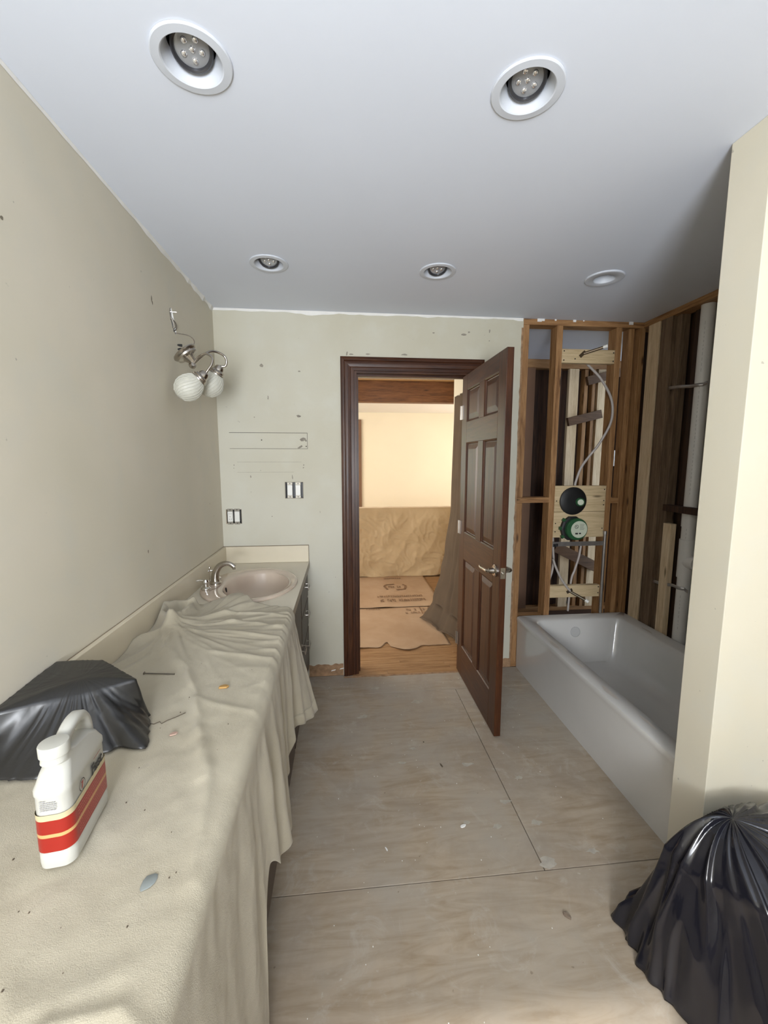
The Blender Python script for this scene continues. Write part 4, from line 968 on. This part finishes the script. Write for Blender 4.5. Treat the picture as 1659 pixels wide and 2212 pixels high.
obj('wire', MB().tube(smooth_path([(L-.05, 2.13, 2.19), (L-.005, 2.135, 2.17), (L+.004, 2.15, 2.135), (L-.02, 2.165, 2.12)], 5), .003, 8), plain('wire_sheath_pale', (.42, .38, .32), .5), sc_, smooth=True)
obj('wire', MB().tube(smooth_path([(L-.05, 2.16, 2.18), (L+.003, 2.155, 2.16), (L+.006, 2.170, 2.13), (L-.02, 2.175, 2.115)], 5), .0025, 8), plain('wire_sheath_dark', (.12, .10, .08), .5), sc_, smooth=True)
for dz in (.006, -.010):
    obj('wire_nut', MB().lathe([(.006, 0), (.0055, .012), (.0035, .020), (.0001, .021)], axis_M((-.745, 2.125, 2.036+dz), (-1, -.2, dz*12)), 14), blackrub, sc_, smooth=35)

# ------------------------------------------------------------ uncovered switch and outlet boxes
yokem = plain('yoke_metal', (.25, .23, .19), .4, .6)
def device_box(x0, x1, z0, z1, kind, label):
    e = empty(kind+'_box', ((x0+x1)/2, D, z0), label=label, cat=kind)
    mb = MB(); mb.box((x0+.001, D+.040, z0+.001), (x1-.001, D+.042, z1-.001))
    for a, b in (((x0+.001, D+.001, z0+.001), (x0+.004, D+.04, z1-.001)), ((x1-.004, D+.001, z0+.001), (x1-.001, D+.04, z1-.001)), ((x0+.001, D+.001, z0+.001), (x1-.001, D+.04, z0+.004)), ((x0+.001, D+.001, z1-.004), (x1-.001, D+.04, z1-.001))): mb.box(a, b)
    obj('box', mb, blackp, e)
    w_ = (x1-x0)/2; 
    for i in range(2):
        cx = x0+w_*(i+.5)-(.003 if i else -.001); zc = (z0+z1)/2
        if kind == 'outlet' and i == 0: nm = 'receptacle'
        else: nm = 'switch'
        s = obj(nm, box((cx-.0165, D-.006, zc-.034), (cx+.0165, D+.02, zc+.034)), whitep, e, bevel=.002)
        for za in (-.052, .0345): obj('yoke_ear', box((cx-.017, D-.0015, zc+za), (cx+.017, D-.0002, zc+za+.0175)), yokem, s)
        mb = MB()
        for dz in (-.044, .044): mb.lathe([(.0035, 0), (.0035, .001)], axis_M((cx, D-.0016, zc+dz), (0, -1, 0)), 8)
        if nm == 'receptacle':
            for dz in (-.018, .018): mb.box((cx-.007, D-.0063, zc+dz-.002), (cx-.005, D-.0060, zc+dz+.005)).box((cx+.005, D-.0063, zc+dz-.002), (cx+.007, D-.0060, zc+dz+.005))
            mb.box((cx-.003, D-.0066, zc-.002), (cx+.001, D-.006, zc+.002))
        tag(obj('slots', mb, inkb, s), kind='stuff')
    mb = MB(); q = .0022
    mb.box((x0-q, D-.001, z0-q), (x0+.0005, D-.0001, z1+q)).box((x1-.0005, D-.001, z0-q), (x1+q, D-.0001, z1+q)).box((x0-q, D-.001, z0-q), (x1+q, D-.0001, z0+.0005)).box((x0-q, D-.001, z1-.0005), (x1+q, D-.0001, z1+q))
    tag(obj('ragged_cutout', mb, plain('cutout_edge', (.18, .15, .11), .9), e), kind='stuff')
device_box(-.762, -.667, 1.094, 1.185, 'outlet', 'uncovered electrical box with a receptacle and a switch just above the far side splash')
device_box(-.378, -.264, 1.258, 1.362, 'switch', 'uncovered double switch box on the far wall left of the doorway')

# ------------------------------------------------------------ the bedroom beyond
bf = struct('floor', box((-3.0, D+.02, -.05), (4.0, 9.2, -.013)), darkv); bf.name = 'floor'
yy = D-.028; k = 0
while yy < 3.42:
    x = -.6+(.37*k % .5); 
    while x < 1.05:
        x2 = min(x+.9+.3*((k*7) % 3)/3, 1.055)
        obj('floor_plank', box((max(x, DX0-.04)+.0005, yy+.0005, -.012), (x2-.0005, yy+.0565, -.001 if yy > D-.01 else .003)), oakx, bf, bevel=.0008, seg=1); x = x2
    yy += .0572; k += 1
obj('subfloor', box((-3.0, 3.44, -.012), (1.055, 9.2, -.002)), oakx, bf)
obj('subfloor', box((1.055, 3.99, -.012), (4.0, 9.2, -.002)), oakx, bf)
# torn edge of the sheet goods at the threshold
mb = MB(); pr = []
for i in range(50):
    x = -.01+.90*i/49; q = .012+.014*abs(noise.noise(Vector((x*20, 4, 0)))); pr.append([(x, D-.030-q, .0003), (x, D-.029, .0035), (x, D-.026, .0005)])
obj('threshold_tear', mb.rings(pr), torn, fl)
struct('ceiling', box((-3.0, 2.915, H+.002), (1.06, 9.2, H+.03)).box((1.0605, 3.99, H+.002), (4.0, 9.2, H+.03)), plain('bedroom_ceiling', (.80, .78, .74), .8, var=.01))
struct('wall_bedroom_far', holed([-3.0, -1.95, .27, 4.0], [0, .50, 2.23, H], {}, lambda u, v: (u, 8.4, v), {(1, 1)}), bedwall)
struct('wall_bedroom_left', box((-3.05, D+.12, 0), (-3.0, 8.4, H)), bedwall)
struct('wall_bedroom_right', box((4.0, 3.95, 0), (4.05, 8.4, H)), bedwall)
struct('wall_closet_side', box((1.06, D+.118, 0), (1.184, 3.985, H-.0005)), bedwall, bevel=.002)
struct('wall_closet_back', box((1.1845, YB+.107, 0), (4.0, 3.985, H-.0005)), bedwall)
tw = empty('window_2', (-.14, 8.4, .5), kind='structure')
for a, b in (((.27, 8.37, .43), (.375, 8.42, 2.30)), ((-2.055, 8.37, .43), (-1.95, 8.42, 2.30)), ((-1.95, 8.37, 2.20), (.27, 8.42, 2.30)), ((-1.95, 8.37, .43), (.27, 8.42, .53)), ((-.86, 8.38, .53), (-.80, 8.42, 2.20))):
    obj('window_frame', box(a, b), plain('window_frame_wood', (.16, .085, .045), .5), tw, bevel=.004)
obj('window_pane', box((-1.95, 8.405, .53), (.27, 8.409, 2.20)), glassm, tw)
# hedge outdoors
mb = MB(); r6 = random.Random(9)
for _ in range(1300):
    p = Vector((r6.uniform(-3.5, 2.4), r6.uniform(9.6, 10.4), r6.uniform(-.1, 2.6))); a = Vector((r6.uniform(-1, 1), r6.uniform(-1, 1), r6.uniform(-1, 1))).normalized(); b = a.orthogonal().normalized()
    mb.add([p-a*.14, p+b*.07, p+a*.14, p-b*.07], [(0, 1, 2, 3)])
tag(obj('hedge', mb, leafm, loc=(0, 10, 0)), label='bright yellow-green foliage outside the bedroom window', cat='hedge', kind='stuff')
sl = bpy.data.lights.new('sun', 'SUN'); sl.energy = 3; sl.angle = .02; so = bpy.data.objects.new('sun', sl); C.objects.link(so); so.rotation_euler = (.85, 0, PI*.0+2.9+PI)
tag(obj('outdoor_ground', box((-8, 9.3, -.1), (8, 16, -.02)), plain('lawn', (.2, .3, .08), .9), loc=(0, 10, 0)), kind='structure')
bpy.data.objects['outdoor_ground'].name = 'ground'
# ceiling beam and its lighter cap
bmn = empty('trim_4', (.5, 5.0, H), kind='structure')
obj('beam', box((-3.0, 4.98, 2.185), (4.0, 5.12, 2.425)), beamw, bmn, bevel=.004)
obj('beam_cap', box((-3.0, 4.95, 2.4255), (4.0, 5.15, H+.0015)), plain('orange_pine', (.55, .32, .13), .6), bmn)

# half wall / furniture draped in tan cloth
hw = empty('half_wall', (.7, 5.35, 0), label='low bedroom half wall hidden beneath the tan drop cloth', cat='half wall')
obj('core', box((-1.2, 5.30, 0), (2.6, 5.44, .885)), bedwall, hw)
def bedc(u, v):
    x = -1.2+3.8*u; h_ = v*1.06
    n1 = noise.noise(Vector((x*3.5+h_*2.0, h_*2.5, 1))); n2 = noise.noise(Vector((x*7-h_*5, h_*2.5, 3))); n3 = noise.noise(Vector((x*17+h_*12, h_*5, 6)))
    wx = x+.12*noise.noise(Vector((x*4, h_*4, 8))); wh = h_+.12*noise.noise(Vector((x*4, h_*4, 18)))
    n2 = noise.noise(Vector((wx*9-wh*4, wh*7, 3))); n3 = noise.noise(Vector((wx*20+wh*8, wh*14, 6)))
    d = .04*(1-abs(n1)*2)+.016*max(-.2, 1-abs(n2)*5)+.006*max(-.3, 1-abs(n3)*4)
    if h_ < .13: return (x, 5.40-h_*1.0+.0, .899+.004*n2)
    zv = .899-(h_-.13)*(.89/.93); f = min(1, (h_-.13)*7)
    zv += .012*noise.noise(Vector((x*6, 3, 3)))*v
    return (x, 5.27-.015-d*.55*f-.03*v, max(zv, .012))
tag(obj('bed_drop_cloth', MB().grid(300, 90, bedc), bedcloth, smooth=180, solid=.002, loc=(.7, 5.2, 0)), label='wrinkled tan drop cloth hanging over the low wall beyond the doorway', cat='drop cloth')

# cardboard floor protection
def sheet(pts_edge, x0, x1, ya_, yb, z, label):
    nx = 60; mb = MB(); rows = []
    for j in range(14):
        row = []
        for i in range(nx):
            x = x0+(x1-x0)*i/(nx-1); ye = pts_edge(x); y = ye+(yb-ye)*(j/13)**1.6
            lift = .010*max(0, 1-j/3)*max(0, noise.noise(Vector((x*5, 1, z*50))))+.004*abs(noise.noise(Vector((x*3, y*3, 7))))
            row.append((x, y, z+lift))
        rows.append(row)
    mb.add([p for r in rows for p in r], [(j*nx+i, j*nx+i+1, (j+1)*nx+i+1, (j+1)*nx+i) for j in range(13) for i in range(nx-1)])
    return tag(obj('cardboard_sheet', mb, cardm, smooth=True, solid=.002, loc=(x0, ya_, z)), label=label, cat='cardboard', group='cardboard floor protection')
def edge1(x):
    y = 3.195+.012*noise.noise(Vector((x*18, 0, 0)))+.006*noise.noise(Vector((x*50, 0, 0)))
    if .30 < x < .40: y += .10*(1-abs(x-.345)/.055)*(1 if x < .36 else .2)
    if x >= .38 and x < .62: y -= .07*math.sin((x-.38)/.24*PI)
    return y
c1 = sheet(edge1, -.35, .865, 3.2, 4.14, .004, 'near cardboard floor sheet with torn front edge just past the threshold')
c2 = sheet(lambda x: 4.075+.02*x+.004*noise.noise(Vector((x*9, 0, 4))), -.35, 1.02, 4.1, 5.30, .011, 'far cardboard floor sheet with printed emblem in front of the tan cloth')
mb = MB(); zt = .0195      # printed emblem and two lines too blurred to read
for k in range(5):
    a = [(.47, 4.78), (.50, 4.84), (.60, 4.86), (.70, 4.84), (.73, 4.78), (.70, 4.66), (.60, 4.64), (.50, 4.66)]
for i in range(8):
    p, q = a[i], a[(i+1) % 8]
    if i in (2, 6): continue
    mb.bar((p[0], p[1], zt), (q[0], q[1], zt), .0004, .022, (1, 0, 0) if abs(p[0]-q[0]) < .01 else (0, 1, 0))
def blob_text(x0, x1, y, hgt, seed):
    r_ = random.Random(seed); x = x0
    while x < x1:
        if r_.random() < .12: x += .03; continue
        w_ = .018
        for (u0, u1, v0, v1) in r_.sample([(0, .25, 0, 1), (.7, 1, 0, 1), (0, 1, .8, 1), (0, 1, 0, .2), (0, 1, .42, .6)], 3):
            mb.box((x+w_*u0, y+hgt*v0, zt-.0002), (x+w_*u1, y+hgt*v1, zt+.0002))
        x += .024
blob_text(.52, .68, 4.71, .07, 1); blob_text(.36, .86, 4.38, .055, 2); blob_text(.38, .86, 4.24, .075, 3); blob_text(.50, .72, 5.08, .05, 4)
tag(obj('printed_marks', mb, inkbr, c2), kind='stuff')
mb = MB(); zt = .011
blob_text(.62, .74, 3.98, .05, 5); blob_text(.60, .74, 3.90, .04, 6); mb.box((.76, 3.88, zt), (.772, 4.07, zt+.0004)).box((.855, 3.88, zt), (.867, 4.07, zt+.0004)); blob_text(.785, .84, 3.98, .05, 7); blob_text(.785, .84, 3.90, .05, 8); blob_text(.22, .36, 4.035, .03, 9)
tag(obj('printed_marks', mb, inkbr, c1), kind='stuff')

# hanging grey-brown cloth at the closet corner
CT = [(0, .002), (.48, .018), (.69, .070), (.775, .105), (.92, .18), (1, .235)]
def curt(u, v):
    z = 2.09-2.07*min(1, v*1.02); q = lerp_tab(CT, v)[0]
    x = 1.052-.005-q*(1-u)**1.0+.0; y = 3.88-.90*u
    f = (.012*math.sin(u*19+v*2)+.006*math.sin(u*41))*(1-.0*u)+.012*noise.noise(Vector((u*5, v*6, 2)))
    x = min(x-abs(f)*(.2+v*.8)*min(1, u*5)-.004, 1.050)
    if v > .93: x -= .10*(v-.93)/.07*(1-u); z = max(.020, z)+.03*abs(math.sin(u*9))*(1-(v-.93)/.07*.4); y -= .12*(v-.93)/.07
    if v < .05: z -= .03*abs(noise.noise(Vector((u*20, 1, 1))))
    return (x, y, z)
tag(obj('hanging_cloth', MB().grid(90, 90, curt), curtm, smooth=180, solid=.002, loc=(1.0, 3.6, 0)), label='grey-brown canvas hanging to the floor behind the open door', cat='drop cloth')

# ------------------------------------------------------------ bits on the bathroom floor
def floor_bit(x, y, a, b, th, m, name, label, rot=0):
    r1 = random.Random(int(x*1e4)); n = 9; c, s = math.cos(rot), math.sin(rot)
    ring = [(a*.5*math.cos(2*PI*k/n)*(.7+.5*r1.random()), b*.5*math.sin(2*PI*k/n)*(.7+.5*r1.random())) for k in range(n)]
    rg = [[(x+(p*c-q*s)*f, y+(p*s+q*c)*f, h) for p, q in ring] for f, h in ((.95, .0003), (1, th*.4), (.8, th))]
    tag(obj(name, MB().rings(rg), m, loc=(x, y, 0), smooth=30), label=label, cat='debris')
floor_bit(.725, 1.143, .030, .012, .009, plain('dark_shaving', (.20, .15, .11), .8), 'wood_shaving', 'curled dark shaving on the plywood floor left of the black floor bag', -.8)
floor_bit(.478, 1.514, .028, .016, .004, spack, 'plaster_flake', 'white triangular plaster flake in the middle of the plywood floor', .4)
floor_bit(.152, 1.442, .006, .022, .003, spack, 'plaster_sliver', 'thin white plaster sliver on the floor nearest the vanity front', .4)
floor_bit(.47, 1.862, .010, .030, .003, chipd, 'dark_sliver', 'dark splinter lying on the floor in front of the open door', .3)
floor_bit(.415, 2.042, .008, .008, .003, chipd, 'dark_pellet', 'small dark pellet on the floor straight in from the doorway', 0)
mb = MB()
for _ in range(110):
    x, y = r2.uniform(-.15, 1.15), r2.uniform(.85, 2.7); s = r2.uniform(.0004, .0016)
    if x > .9 and y < 1.3: continue
    mb.box((x-s, y-s*1.4, .0002), (x+s, y+s*1.4, s*.6))
tag(obj('plaster_grit', mb, spack, loc=(.4, 1.7, 0)), label='fine white plaster grit sprinkled over the plywood floor', cat='debris', kind='stuff')

for o in bpy.data.objects:
    if 'wl' in o: del o['wl']
